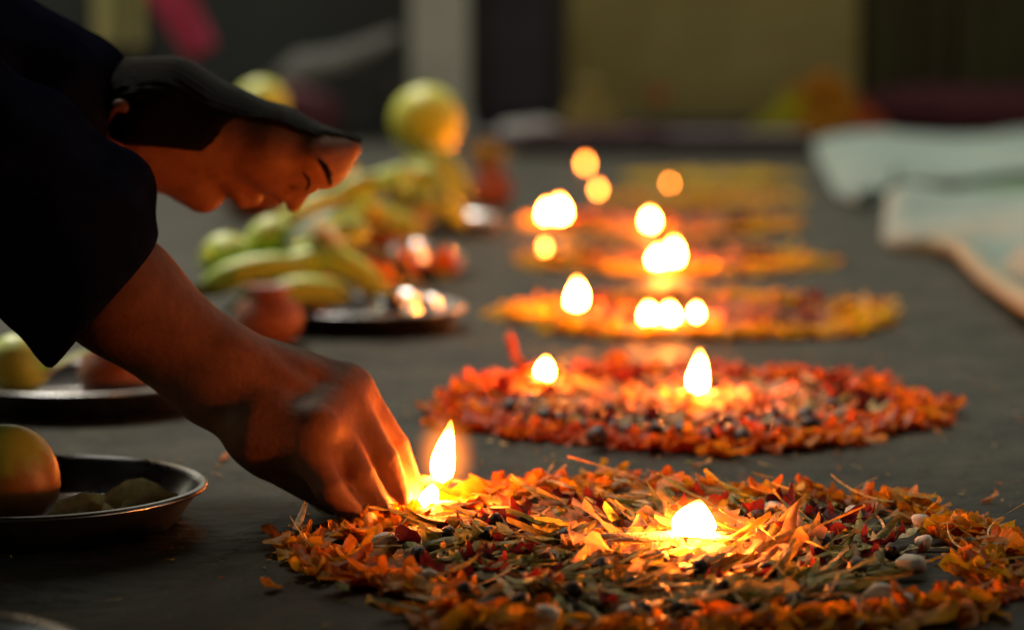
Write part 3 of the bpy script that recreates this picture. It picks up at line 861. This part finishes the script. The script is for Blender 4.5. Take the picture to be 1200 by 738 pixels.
def flower(loc, R, pal, label, name='marigold', group=None, n=46, seed=0, cat='flower'):
    r = random.Random(seed); pcs = []
    for k in range(n):
        ring_ = k / n
        yaw = k * 2.39996; p_ = -(0.15 + 1.15 * (1 - ring_))
        col = lerp3(r.choice(pal), r.choice(pal), r.random())
        pcs.append(('orange', r.randrange(14), place(.1 * R * math.cos(yaw), .1 * R * math.sin(yaw), R * .35 + .2 * R * (1 - ring_), yaw, p_, r.gauss(0, .2), R / .026 * r.uniform(.85, 1.1)), col))
    v, q, t = merge(pcs)
    o = empty(name, loc, label, cat, group)
    link('petals', big_mesh('petals', v, q, M['petal'], True, t), o)
    link('calyx', mesh_data('calyx', *blob(R * .4, R * .4, R * .4, seed, .05, 10, 6), M['leaf']), o, (0, 0, R * .3))
    return o
YEL = [(.80, .52, .03), (.78, .44, .02), (.82, .60, .06)]
p = G(12, 600, .005); flower((p.x, p.y, .004), .028, YEL, 'yellow flower beside the mango on the near plate', 'marigold', seed=5)

def pot(loc, R, label, mat='clay', rim=True, group='clay pots on the plates'):
    e = empty('clay_pot', loc, label, 'pot', group)
    prof = [(R * .45, 0), (R * .55, .0), (R * .9, R * .35), (R, R * .75), (R * .88, R * 1.15), (R * .58, R * 1.38), (R * .52, R * 1.5), (R * .68, R * 1.68), (R * .66, R * 1.72), (R * .46, R * 1.52), (R * .40, R * 1.3), (R * .1, R * 1.25)]
    link('body', mesh_data('body', *lathe(prof, 40), M[mat]), e)
    return e
p = W(140, 470, 2.26); pot((p.x, p.y, .0035), .042, 'red brown clay pot on the plate behind the forearm')
g = G(311, 409); pot((g.x, g.y + .04, 0), .044, 'orange brown clay pot on the floor just behind the wrist')

def banana(loc, rot, label, L=.15, r=.016, bend=1.1, seed=0, mat='banana', group='bananas heaped on the plates'):
    R = L / bend; pts, rad = [], []
    for i in range(12):
        u = i / 11; a = (u - .5) * bend
        pts.append((R * math.sin(a), 0, R * math.cos(a) - R * math.cos(bend / 2)))
        rad.append(r * (0.22 if u < .04 else .32 if u < .12 else .25 if u > .97 else min(1, .75 + 1.4 * min(u - .1, 1 - u))))
    e = empty('banana', loc, label, 'banana', group); e.rotation_euler = rot
    link('skin', mesh_data('skin', *tube(pts, rad, 9), M[mat]), e)
    link('stem', mesh_data('stem', *tube([Vector(pts[0]), Vector(pts[0]) + Vector((-.010, 0, -.004)), Vector(pts[0]) + Vector((-.018, 0, -.006))], [.005, .0045, .005], 7), M['leaf']), e)
    return e
def leaf(loc, rot, label, L=.12, wd=.035, mat='leaf', droop=.8, group='leaves tucked among the fruit'):
    V, Fc = [], []; nx, ny = 10, 4
    for s in (0, 1):
        for i in range(nx + 1):
            u = i / nx; a = -droop * u; x = L * math.sin(-a) / droop; z = -L * (1 - math.cos(a)) / droop
            wv = wd * math.sin(math.pi * (.04 + .95 * u)) ** .8
            for j in range(ny + 1):
                v = j / ny - .5; V.append((x, v * wv, z + abs(v) * wd * .45 - s * .0008))
    N = (nx + 1) * (ny + 1)
    for i in range(nx):
        for j in range(ny):
            a = i * (ny + 1) + j
            Fc += [(a, a + ny + 1, a + ny + 2, a + 1), (N + a, N + a + 1, N + a + ny + 2, N + a + ny + 1)]
    o = link('leaf', mesh_data('leaf', V, Fc, M[mat]), None, loc); o.rotation_euler = rot
    return tag(o, label, 'leaf', group)
def fruit(name, loc, r, mat, label, cat, seed=0, amp=.04, sz=1.0, group=None):
    e = empty(name, loc, label, cat, group)
    link('rind', mesh_data('rind', *blob(r, r, r * sz, seed, amp, 24, 16, 1.8), M[mat]), e)
    link('stalk', mesh_data('stalk', *tube([(0, 0, r * sz * .94), (.002, 0, r * sz * 1.02), (.006, 0, r * sz * 1.1)], [r * .12, r * .09, r * .08], 7), M['leaf']), e)
    return e
# second plate
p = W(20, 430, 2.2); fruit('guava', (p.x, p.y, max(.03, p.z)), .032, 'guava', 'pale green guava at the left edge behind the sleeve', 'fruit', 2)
p = W(50, 442, 2.19); leaf(p, (.2, -.55, .1), 'pale leaf tip pointing up beside the red clay pot', .07, .022, 'paleleaf', .3)
# pots that carry the fruit heaps
pot((P3[0] - .085, P3[1] + .02, .0045), .040, 'low clay pot under the nearer fruit heap')
pot((-.318, 3.34, 0), .050, 'clay pot on the floor between the two fruit heaps')
pot((P4[0] - .02, P4[1] + .02, .0045), .062, 'clay pot on the farther plate, under the bananas')
# third plate: green fruit and bananas
def at(px, py, D): return W(px, py, D)
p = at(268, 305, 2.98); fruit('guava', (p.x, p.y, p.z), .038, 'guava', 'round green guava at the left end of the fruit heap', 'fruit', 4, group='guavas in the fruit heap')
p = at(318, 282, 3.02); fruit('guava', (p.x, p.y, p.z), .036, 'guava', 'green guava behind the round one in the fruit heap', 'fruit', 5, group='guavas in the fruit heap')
for i, (px, py, D, yw, pt, L, lab) in enumerate([
    (292, 325, 2.90, .1, -.25, .16, 'yellow green banana lowest at the left of the fruit heap'),
    (345, 322, 2.92, .15, -.35, .17, 'yellow green banana slanting up in the middle of the near heap'),
    (375, 300, 2.98, .2, -.55, .17, 'banana leaning steeply above the steel cups'),
    (405, 318, 2.92, -.1, .55, .14, 'pale banana sloping down toward the steel cups'),
    (355, 345, 2.88, .1, -.05, .13, 'brownish banana end lying on the near plate'),
    (350, 262, 3.30, .3, -.6, .17, 'green banana behind the nose, slanting up'),
    (400, 240, 3.62, .2, -.7, .17, 'yellow banana slanting up below the forehead'),
    (440, 225, 3.72, .1, -.5, .17, 'banana on the top of the farther heap'),
    (470, 215, 3.80, -.1, -.2, .16, 'pale banana on the farther heap below the large yellow fruit'),
    (500, 235, 3.82, .1, .5, .16, 'banana sloping down at the right of the farther heap'),
    (440, 262, 3.66, .1, .1, .16, 'banana lying low on the farther plate'),
    (520, 200, 4.60, .4, .9, .16, 'banana upright at the side of the large yellow fruit')]):
    p = at(px, py, D); banana((p.x, p.y, p.z - .01), (random.uniform(-.3, .3), pt, yw), lab, L, .019, 1.0, i)
for i, (px, py, D, lab) in enumerate([(378, 283, 2.93, 'cream coloured flower on the nearer fruit heap'), (490, 262, 3.72, 'cream coloured flower low on the farther fruit heap')]):
    p = at(px, py, D); flower(p - Vector((0, 0, .015)), .034, [(.75, .68, .40), (.8, .74, .5)], lab, 'flower', seed=30 + i)
for i, (px, py, D, lab, pal) in enumerate([(468, 325, 3.02, 'orange marigold behind the steel cups', REDOR), (432, 262, 3.52, 'yellow marigold between the two fruit heaps', YEL), (440, 335, 2.93, 'red orange marigold left of the steel cups', REDOR),
                                       (520, 318, 3.40, 'orange marigold on the floor right of the fruit heaps', REDOR), (404, 212, 3.70, 'yellow marigold below the forehead', YEL)]):
    p = at(px, py, D); p.z = max(p.z - .012, .002); flower(p, .036, pal, lab, 'marigold', 'marigolds among the fruit', seed=50 + i)
for i, (px, py, D, rot, lab, mt) in enumerate([(250, 340, 2.88, (.3, .1, 3.4), 'green leaf hanging off the left of the near heap', 'leaf'), (330, 300, 2.95, (.2, -.9, .5), 'leaf standing up in the near heap', 'leaf'),
        (400, 290, 2.98, (-.2, .1, .2), 'pale leaf over the middle of the near heap', 'paleleaf'), (455, 245, 3.7, (.2, -.4, .3), 'leaf in the middle of the farther heap', 'leaf'), (545, 235, 4.6, (0, .2, .1), 'leaf below the large yellow fruit', 'leaf')]):
    leaf(at(px, py, D), rot, lab, .13, .04, mt)
r = random.Random(91)
ORD = ['leftmost'] + [q + ' from the left' for q in 'second third fourth fifth sixth seventh eighth ninth tenth eleventh twelfth thirteenth fourteenth fifteenth'.split()] + ['rightmost']
for k in range(16):
    t_ = k / 15
    px = 255 + 260 * t_ + r.uniform(-7, 7); py = 318 - 105 * t_ + r.uniform(-14, 20); D = 2.93 + .85 * t_
    p = at(px, py, D); flower(p - Vector((0, 0, .01)), r.uniform(.022, .034), [(.56, .72, .10), (.44, .62, .08), (.72, .80, .32), (.72, .72, .08)], ORD[k] + ' among the small yellow green blossoms in the blurred fruit heap', 'blossom', 'yellow green blossoms in the fruit heap', n=26, seed=200 + k)
# steel cups
def cup(loc, R, label):
    e = empty('steel_cup', loc, label, 'cup', 'steel cups on the plates')
    prof = [(R * .55, 0), (R * .7, .001), (R * .98, R * .5), (R, R * .8), (R * .9, R * 1.15), (R * .86, R * 1.25), (R * .96, R * 1.4), (R * .92, R * 1.4), (R * .82, R * 1.22), (R * .8, R * .6), (R * .1, R * .3)]
    link('bowl', mesh_data('bowl', *lathe(prof, 48), M['bright_steel']), e)
for px, py, D, R, lab in [(463, 374, 2.90, .034, 'left brighter steel cup on the nearer blurred plate'), (496, 372, 2.95, .026, 'right smaller steel cup on the nearer blurred plate'),
                          (478, 307, 3.70, .036, 'left steel cup on the farther blurred plate'), (514, 307, 3.74, .030, 'right steel cup on the farther blurred plate')]:
    p = at(px, py, D); cup((p.x, p.y, .0045), R, lab)
# tall pots with big yellow fruit
p = at(500, 140, 4.8)
pt_ = pot((p.x, p.y, .0045), .082, 'yellow pot under the large yellow fruit, on the farthest plate', 'yellow')
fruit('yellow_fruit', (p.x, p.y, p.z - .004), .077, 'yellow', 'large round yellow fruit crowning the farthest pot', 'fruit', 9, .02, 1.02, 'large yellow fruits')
p = at(306, 126, 5.2)
pot((p.x, p.y, 0), .113, 'clay pot hidden behind the bowed head')
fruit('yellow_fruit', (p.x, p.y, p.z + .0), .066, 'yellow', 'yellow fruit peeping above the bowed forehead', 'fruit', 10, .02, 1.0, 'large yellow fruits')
p = at(575, 200, 5.6); pot((p.x, p.y, 0), .06, 'small dull pot right of the large yellow fruit')
p = at(572, 180, 5.6); flower(Vector((p.x, p.y, .085)), .06, [(.45, .30, .06), (.5, .3, .08)], 'dull yellow flower on the small pot right of the large fruit', 'marigold', seed=77)

# marigold heap by the wall
hp_c = W(960, 160, 10.9); hp_c.z = 0
hpe = empty('flower_heap', hp_c, 'mound of orange, yellow and red flowers by the wall', 'flower heap')
r = random.Random(5)
ball = [mesh_data('flower_head', *blob(.042, .042, .036, s, .16, 12, 8, 5), M['petal'], True, np.array([[1, 1, 1]] * 86)) for s in range(4)]
for k in range(150):
    a, rad = r.uniform(0, 6.28), r.random() ** .6
    x = rad * .33 * math.cos(a); y = rad * .2 * math.sin(a); z = .03 + .33 * max(0, 1 - rad ** 1.2) * r.uniform(.4, 1)
    col = (.80, .70, .02) if x < -.12 else ((.80, .14, .015) if x > .14 else (.90, .38, .015))
    o = bpy.data.objects.new('flower_head', ball[k % 4]); COL.objects.link(o); o.parent = hpe; o.location = (x, y, z); o.color = (*col, 1); o.rotation_euler = (r.random(), r.random(), r.random())
p = W(771, 113, 10.9)
fl = empty('red_flower', (p.x, p.y, 0), 'single red flower on a stem before the olive wall', 'flower')
link('stem', mesh_data('stem', *tube([(0, 0, 0), (.01, 0, .1), (0, 0, p.z - .02)], [.006, .005, .004], 7), M['leaf']), fl)
link('bloom', mesh_data('bloom', *blob(.034, .034, .04, 3, .15, 12, 8, 5), M['red']), fl, (0, 0, p.z))

# ------------------------------------------------------------------ person, from smooth distance fields
def cone(P, a, b, ra, rb, sy=1.0, yc=0.0):
    a = np.array(a, np.float32); b = np.array(b, np.float32)
    if sy != 1.0:
        P = P.copy(); P[:, 1] = yc + (P[:, 1] - yc) * sy
        a = a.copy(); b = b.copy(); a[1] = yc + (a[1] - yc) * sy; b[1] = yc + (b[1] - yc) * sy
    ab = b - a; L = float(ab @ ab) + 1e-12
    pa = P - a
    t = np.clip(pa @ ab / L, 0, 1)
    d = pa - t[:, None] * ab
    return np.sqrt((d * d).sum(1)) - (ra + (rb - ra) * t)
def smin(a, b, k):
    h = np.clip(.5 + .5 * (b - a) / k, 0, 1)
    return b + (a - b) * h - k * h * (1 - h)
def smax(a, b, k): return -smin(-a, -b, k)

def sdf_mesh(fn, lo, hi, h, B=12):
    lo = np.array(lo, np.float32); hi = np.array(hi, np.float32)
    nb = np.ceil((hi - lo) / (h * B)).astype(int)
    n = nb * B + 1
    g = np.ones(n, np.float32)
    bi = np.stack(np.meshgrid(*[np.arange(k) for k in nb], indexing='ij'), -1).reshape(-1, 3)
    cen = lo + (bi + .5) * (B * h)
    v = fn(cen.astype(np.float32))
    rad = B * h * .87 * 1.5
    for i in np.nonzero(v < -rad)[0]:
        s = bi[i] * B; g[s[0]:s[0] + B + 1, s[1]:s[1] + B + 1, s[2]:s[2] + B + 1] = -1
    near = np.nonzero(np.abs(v) <= rad)[0]
    loc = np.stack(np.meshgrid(*[np.arange(B + 1)] * 3, indexing='ij'), -1).reshape(-1, 3)
    for c0 in range(0, len(near), 60):
        ids = near[c0:c0 + 60]
        pts = (lo + ((bi[ids] * B)[:, None, :] + loc[None]) * h).reshape(-1, 3).astype(np.float32)
        vals = fn(pts).reshape(len(ids), B + 1, B + 1, B + 1)
        for q, i in enumerate(ids):
            s = bi[i] * B; g[s[0]:s[0] + B + 1, s[1]:s[1] + B + 1, s[2]:s[2] + B + 1] = vals[q]
    ins = g < 0
    cnt = np.zeros(n - 1, np.uint8)
    for dx in (0, 1):
        for dy in (0, 1):
            for dz in (0, 1):
                cnt += ins[dx:n[0] - 1 + dx, dy:n[1] - 1 + dy, dz:n[2] - 1 + dz]
    cells = np.argwhere((cnt > 0) & (cnt < 8))
    idx = np.full(n - 1, -1, np.int32); idx[tuple(cells.T)] = np.arange(len(cells))
    acc = np.zeros((len(cells), 3), np.float32); num = np.zeros(len(cells), np.float32)
    cor = [(x, y, z) for x in (0, 1) for y in (0, 1) for z in (0, 1)]
    val = {c: g[cells[:, 0] + c[0], cells[:, 1] + c[1], cells[:, 2] + c[2]] for c in cor}
    for c in cor:
        for ax in range(3):
            if c[ax] == 0:
                d = list(c); d[ax] = 1; d = tuple(d)
                a, b = val[c], val[d]; m = (a < 0) != (b < 0)
                t = np.where(m, a / np.where(m, a - b, 1), 0)
                p = np.tile(np.array(c, np.float32), (len(cells), 1)); p[:, ax] += t
                acc[m] += p[m]; num[m] += 1
    V = lo + (cells + acc / num[:, None]) * h
    Q = []
    for ax in range(3):
        o1, o2 = [(1, 2), (2, 0), (0, 1)][ax]
        sl = [slice(None)] * 3; sl2 = [slice(None)] * 3
        sl[ax] = slice(0, n[ax] - 1); sl2[ax] = slice(1, n[ax])
        A, Bq = ins[tuple(sl)], ins[tuple(sl2)]
        e = np.argwhere(A != Bq)
        e = e[(e[:, o1] > 0) & (e[:, o2] > 0) & (e[:, o1] < n[o1] - 1) & (e[:, o2] < n[o2] - 1)]
        flip = A[tuple(e.T)]
        def cid(d1, d2):
            q = e.copy(); q[:, o1] -= d1; q[:, o2] -= d2
            return idx[tuple(q.T)]
        q = np.stack([cid(1, 1), cid(0, 1), cid(0, 0), cid(1, 0)], 1)
        q[~flip] = q[~flip][:, ::-1]
        Q.append(q)
    Q = np.vstack(Q); Q = Q[(Q >= 0).all(1)]
    return V, Q

YM = 1.87                                             # the body's middle plane
S = YM / F                                            # metres per photo pixel in that plane
def H(px, py, dy=0.0):
    p = W(px, py, YM); p.y = YM + dy
    return np.array(p, np.float32)
HD = 1.69
def A_(px, py, D=HD): return np.array(W(px, py, D), np.float32)
hs = HD / F

# finger joints (photo column, row, depth): knuckle, middle joint, end joint, tip
FING = [
    ((412, 458, 1.728), (460, 524, 1.732), (478, 568, 1.728), (486, 598, 1.722), (27, 20, 17, 12)),     # index
    ((402, 470, 1.708), (447, 540, 1.704), (466, 582, 1.704), (472, 606, 1.704), (27, 21, 17, 12)),     # middle
    ((382, 488, 1.690), (420, 558, 1.678), (444, 594, 1.684), (454, 613, 1.690), (26, 20, 16, 12)),     # ring
    ((352, 510, 1.672), (386, 572, 1.656), (411, 599, 1.664), (427, 614, 1.674), (24, 18, 15, 11)),     # little
]
THUMB = [(300, 470, 1.755), (390, 535, 1.765), (440, 575, 1.752), (474, 600, 1.738)]
def hand_sdf(P):
    pal = cone(P, A_(262, 440, 1.70), A_(330, 470, 1.715), 58 * hs, 56 * hs)
    pal = smin(pal, cone(P, A_(330, 462, 1.725), A_(398, 458, 1.725), 54 * hs, 34 * hs), .02)
    pal = smin(pal, cone(P, A_(310, 500, 1.685), A_(362, 512, 1.675), 52 * hs, 38 * hs), .02)
    pal = smin(pal, cone(P, A_(330, 525, 1.70), A_(395, 570, 1.70), 42 * hs, 34 * hs), .015)     # heel of the hand
    pal = smin(pal, cone(P, A_(400, 470, 1.72), A_(372, 500, 1.67), 30 * hs, 27 * hs), .01)      # knuckle row
    d = pal
    fs = None
    for k, pj, dj, tp, rr in FING:
        f = cone(P, A_(*k), A_(*pj), rr[0] * hs, rr[1] * hs)
        f = smin(f, cone(P, A_(*pj), A_(*dj), rr[1] * 1.02 * hs, rr[2] * hs), .002)
        f = smin(f, cone(P, A_(*dj), A_(*tp), rr[2] * hs, rr[3] * hs), .002)
        fs = f if fs is None else smin(fs, f, .010)
    d = smin(d, fs, .012)
    th = cone(P, A_(*THUMB[0]), A_(*THUMB[1]), 30 * hs, 24 * hs)
    th = smin(th, cone(P, A_(*THUMB[1]), A_(*THUMB[2]), 22 * hs, 18 * hs), .004)
    th = smin(th, cone(P, A_(*THUMB[2]), A_(*THUMB[3]), 18 * hs, 12 * hs), .003)
    d = smin(d, th, .006)
    # tendons on the back
    for k in FING[:3]:
        d = smin(d, cone(P, A_(300, 400 + (k[0][1] - 456) * .8, k[0][2] - .004), A_(k[0][0] - 6, k[0][1] - 14, k[0][2]), 6 * hs, 9 * hs), .012)
    return d
SH_R = np.array((-.54, 1.70, .40)); SH_L = np.array((-.54, 2.04, .40))
EL = A_(58, 282, 1.70)
def arm_sdf(P):
    d = cone(P, SH_R, EL, .052, .042)
    d = smin(d, cone(P, EL, A_(140, 345, 1.69), .043, 66 * hs), .03)
    d = smin(d, cone(P, A_(140, 345, 1.685), A_(255, 440, 1.70), 67 * hs, 57 * hs), .02)
    return d
LH = np.array((-.60, 2.09, .19))
def left_arm_sdf(P):
    e = np.array((-.74, 2.19, .24))
    d = cone(P, SH_L, e, .056, .045)
    d = smin(d, cone(P, e, LH + np.array((-.03, 0, .03)), .045, .030), .02)
    d = smin(d, cone(P, LH + np.array((-.03, 0, .02)), LH + np.array((.04, 0, -.004)), .030, .024, 1.0), .02)
    fs = None
    for i, (dy, L) in enumerate(((-.032, .058), (-.011, .068), (.011, .064), (.031, .050))):
        a = LH + np.array((.05, dy, -.008)); b = a + np.array((L * .5, dy * .2, .0)); c = a + np.array((L, dy * .3, -.012))
        f = smin(cone(P, a, b, .011, .0095), cone(P, b, c, .0095, .0075), .002)
        fs = f if fs is None else np.minimum(fs, f)
    th = cone(P, LH + np.array((0, -.025, -.004)), LH + np.array((.035, -.060, -.012)), .014, .011)
    th = smin(th, cone(P, LH + np.array((.035, -.060, -.012)), LH + np.array((.062, -.066, -.016)), .011, .009), .003)
    d = smin(d, cone(P, LH + np.array((.03, -.03, -.004)), LH + np.array((.03, .03, -.004)), .017, .016), .015)
    return smin(smin(d, fs, .006), th, .008)
def hc(P, a, b, ra, rb, sy): return cone(P, H(*a), H(*b), ra * S, rb * S, sy, YM)
def skull_sdf(P):
    d = hc(P, (185, 152), (322, 178), 66, 46, .68)
    d = smin(d, hc(P, (322, 178), (378, 187), 46, 34, .62), .012)
    return smin(d, hc(P, (378, 184), (414, 173), 30, 10, .45), .012)     # brow and forehead
def head_sdf(P):
    d = skull_sdf(P)
    d = smin(d, hc(P, (150, 172), (228, 210), 38, 26, .52), .014)        # jaw to chin
    d = smin(d, hc(P, (230, 216), (238, 225), 28, 25, .75), .010)        # chin
    d = smin(d, hc(P, (278, 214), (285, 232), 20, 13, .5), .006)         # lips
    d = smin(d, hc(P, (296, 212), (297, 231), 16, 11, .5), .003)
    d = smin(d, hc(P, (366, 204), (343, 241), 13, 8, .85), .006)         # nose
    for s in (-1, 1):
        d = smin(d, cone(P, H(333, 229, s * 12 * S), H(326, 224, s * 14 * S), 9 * S, 7 * S), .004)   # nostril wings
        d = smax(d, -cone(P, H(368, 229, s * 36 * S), H(352, 230, s * 40 * S), 15 * S, 14 * S), .008)   # eye socket
        d = smin(d, cone(P, H(366, 213, s * 33 * S), H(354, 213, s * 36 * S), 13 * S, 12 * S), .003)    # closed lid
        d = smin(d, cone(P, H(160, 128, s * 92 * S), H(148, 166, s * 86 * S), 14 * S, 11 * S), .004)    # ear
        d = smax(d, -cone(P, H(158, 136, s * 104 * S), H(151, 154, s * 100 * S), 8 * S, 7 * S), .004)
    return d
def torso_sdf(P):
    d = cone(P, (-.95, YM, .22), (-.60, YM, .31), .115, .115, .72, YM)
    d = smin(d, cone(P, SH_R + np.array((0, .04, 0)), SH_L - np.array((0, .04, 0)), .062, .062), .04)
    d = smin(d, cone(P, (-.52, YM, .38), H(155, 150), .058, 52 * S), .03)     # neck
    for s in (-1, 1):
        hip = np.array((-.95, YM + s * .085, .19)); kn = np.array((-.60, YM + s * .13, .085)); an = np.array((-.98, YM + s * .10, .045))
        d = smin(d, cone(P, hip, kn, .085, .058), .03)
        d = smin(d, cone(P, kn, an, .055, .036), .02)
        d = smin(d, cone(P, an, an + np.array((-.08, 0, -.005)), .036, .034), .02)
        d = smin(d, cone(P, an + np.array((-.08, 0, -.008)), an + np.array((-.17, 0, -.02)), .032, .02, .7, YM + s * .10), .02)
    return d
def body_sdf(P):
    d = smin(head_sdf(P), torso_sdf(P), .02)
    d = smin(d, smin(arm_sdf(P), hand_sdf(P), .018), .006)
    d = smin(d, left_arm_sdf(P), .01)
    return d
person = empty('person', (-.85, YM, 0), 'person in dark navy clothes bowing low, reaching a bare hand to the flame', 'person')
def pchild(name, V, Q, mat):
    V = V - np.array(person.location, np.float32)
    return link(name, big_mesh(name, V, Q, mat), person)
V, Q = sdf_mesh(body_sdf, (-1.25, 1.56, 0.0), (-.05, 2.32, .52), .0028)
pchild('body', V, Q, M['skin'])

def folds(P, amp, f=1.0):
    x, y, z = P[:, 0] * f, P[:, 1] * f, P[:, 2] * f
    a = np.sin(38 * x + 26 * z + 3 * np.sin(17 * y + 9 * z)) + .6 * np.sin(52 * z - 31 * x + 2.5 * np.sin(23 * x + 11 * y)) + .4 * np.sin(75 * (x + y) + 4 * np.sin(30 * z))
    return amp * a
CUFF = A_(118, 360, 1.685); AX = A_(255, 440, 1.70) - A_(140, 345, 1.685); AX = AX / np.linalg.norm(AX)
def shirt_sdf(P):
    d = cone(P, (-.97, YM, .23), (-.58, YM, .32), .15, .15, .74, YM)
    d = smin(d, cone(P, SH_R + np.array((0, .03, 0)), SH_L - np.array((0, .03, 0)), .088, .088), .05)
    d = smin(d, cone(P, (-.54, YM, .36), H(70, 135), .095, .075, .8, YM), .05)           # collar and chest
    sl = cone(P, SH_R, A_(20, 235, 1.68), .085, 100 * hs)
    sl = smin(sl, cone(P, A_(20, 225, 1.70), A_(92, 262, 1.70), 110 * hs, 100 * hs), .03)
    sl = smin(sl, cone(P, A_(60, 285, 1.685), A_(160, 402, 1.69), 104 * hs, 98 * hs), .02)
    sl = sl + folds(P, .0036, .8)
    cut = (P - CUFF) @ AX + .0025 * np.sin(P[:, 1] * 45)
    sl = smax(sl, cut, .004)
    inner = cone(P, A_(95, 330, 1.685), A_(170, 412, 1.69), 78 * hs, 82 * hs)
    sl = smax(sl, -inner, .003)
    d = smin(d + folds(P, .0022), sl, .025)
    e = np.array((-.74, 2.19, .24)); lw = np.array((-.655, 2.115, .215))
    ls = smin(cone(P, SH_L, e, .085, .07), cone(P, e, lw, .07, .055), .03) + folds(P, .002)
    d = smin(d, ls, .03)
    hem = (P - np.array((-.98, YM, .2))) @ np.array((-.93, 0, -.1))
    nk = cone(P, H(110, 150), H(170, 152), 58 * S, 66 * S)
    d = smax(d, -nk, .006)
    d = np.maximum(d, .035 - P[:, 2])
    return d
V, Q = sdf_mesh(shirt_sdf, (-1.22, 1.55, 0.03), (-.22, 2.36, .56), .0033)
pchild('shirt', V, Q, M['navy'])
def trouser_sdf(P):
    d = cone(P, (-.98, YM - .06, .19), (-.98, YM + .06, .19), .155, .155)
    for s in (-1, 1):
        hip = np.array((-.95, YM + s * .085, .19)); kn = np.array((-.60, YM + s * .13, .092)); an = np.array((-.95, YM + s * .10, .055))
        d = smin(d, cone(P, hip, kn, .105, .078), .03)
        d = smin(d, cone(P, kn, an, .072, .05), .02)
    d = d + folds(P, .002)
    return np.maximum(d, .004 - P[:, 2])
V, Q = sdf_mesh(trouser_sdf, (-1.24, 1.6, -.02), (-.45, 2.14, .42), .005)
pchild('trousers', V, Q, M['trouser'])
def hair_sdf(P):
    d = skull_sdf(P) - np.clip(.0015 + (H(410, 160)[0] - P[:, 0]) * .05, .0022, .006)
    d = smin(d, hc(P, (150, 122), (205, 118), 54, 48, .62), .014)        # full at the back of the head
    d = smin(d, hc(P, (205, 122), (270, 142), 46, 34, .6), .015)
    lock = .0045 * np.sin(P[:, 1] * 150 + 40 * P[:, 0]) + .002 * np.sin(P[:, 1] * 310 + 25 * P[:, 0])
    side = smax((P - H(258, 160)) @ np.array((.90, 0, -.44)) + lock, (P - H(200, 172)) @ np.array((-.2, 0, -1.0)) + lock, .022)
    crown = (P - H(330, 143)) @ np.array((-.20, 0, -.98)) - .003 + lock * .35
    d = smax(d, smin(side, crown, .010), .004)
    st = np.arctan2(P[:, 2] - .22, P[:, 1] - YM)
    return d + .0005 * np.sin(st * 90 + 3 * np.sin(P[:, 0] * 60))
V, Q = sdf_mesh(hair_sdf, (-.48, 1.68, .18), (-.08, 2.06, .44), .0028)
pchild('hair', V, Q, M['hair'])

def on_face(px, py, side):
    p = H(px, py); ys = np.linspace(.12, 0, 240)
    Q_ = np.tile(p, (240, 1)).astype(np.float32); Q_[:, 1] = YM + side * ys
    v = head_sdf(Q_); k = int(np.argmax(v < 0.0004))
    return Vector(Q_[k]) - Vector(person.location)
for side in (-1, 1):
    pts = [on_face(px, py, side) for px, py in ((391, 213), (390, 203), (386, 193), (379, 184))]
    link('eyebrow', mesh_data('eyebrow', *tube(pts, [.0022, .0032, .0030, .0012], 8), M['hair']), person)
    pts = [on_face(px, py, side) for px, py in ((362, 221), (367, 214), (366, 206), (361, 199))]
    link('eyelash', mesh_data('eyelash', *tube(pts, [.0008, .0014, .0014, .0008], 6), M['hair']), person)

# blurred things along the foot of the wall
p = W(692, 150, 10.6)
bv = empty('brass_vessel', (p.x, p.y, 0), 'dull golden vessel at the foot of the olive wall beside the dark door', 'vessel')
link('body', mesh_data('body', *lathe([(.06, 0), (.12, .03), (.145, .10), (.13, .17), (.07, .21), (.06, .235), (.09, .26), (.085, .262), (.05, .235), (.01, .21)], 32), M['brass']), bv)
link('lid', mesh_data('lid', *lathe([(.082, .263), (.06, .285), (.02, .30), (.018, .32), (.004, .33)], 24), M['brass']), bv)
def bundle(name, px, D, rx, ry, rz, mat, label, seed):
    p = W(px, 150, D); v, f = blob(rx, ry, rz, seed, .10, 24, 16, 4.5)
    tag(link(name, mesh_data(name, [(x, y, max(z, -rz * .6)) for x, y, z in v], f, mat), None, (p.x, p.y, rz * .6 + .003)), label, 'bundle')
bundle('cloth_bundle', 622, 10.2, .16, .10, .07, M['grey_cloth'], 'pale cloth bundle lying before the dark door', 5)
bundle('cloth_bundle', 352, 10.4, .20, .14, .17, M['maroon'], 'maroon cloth bundle before the black bench', 8)
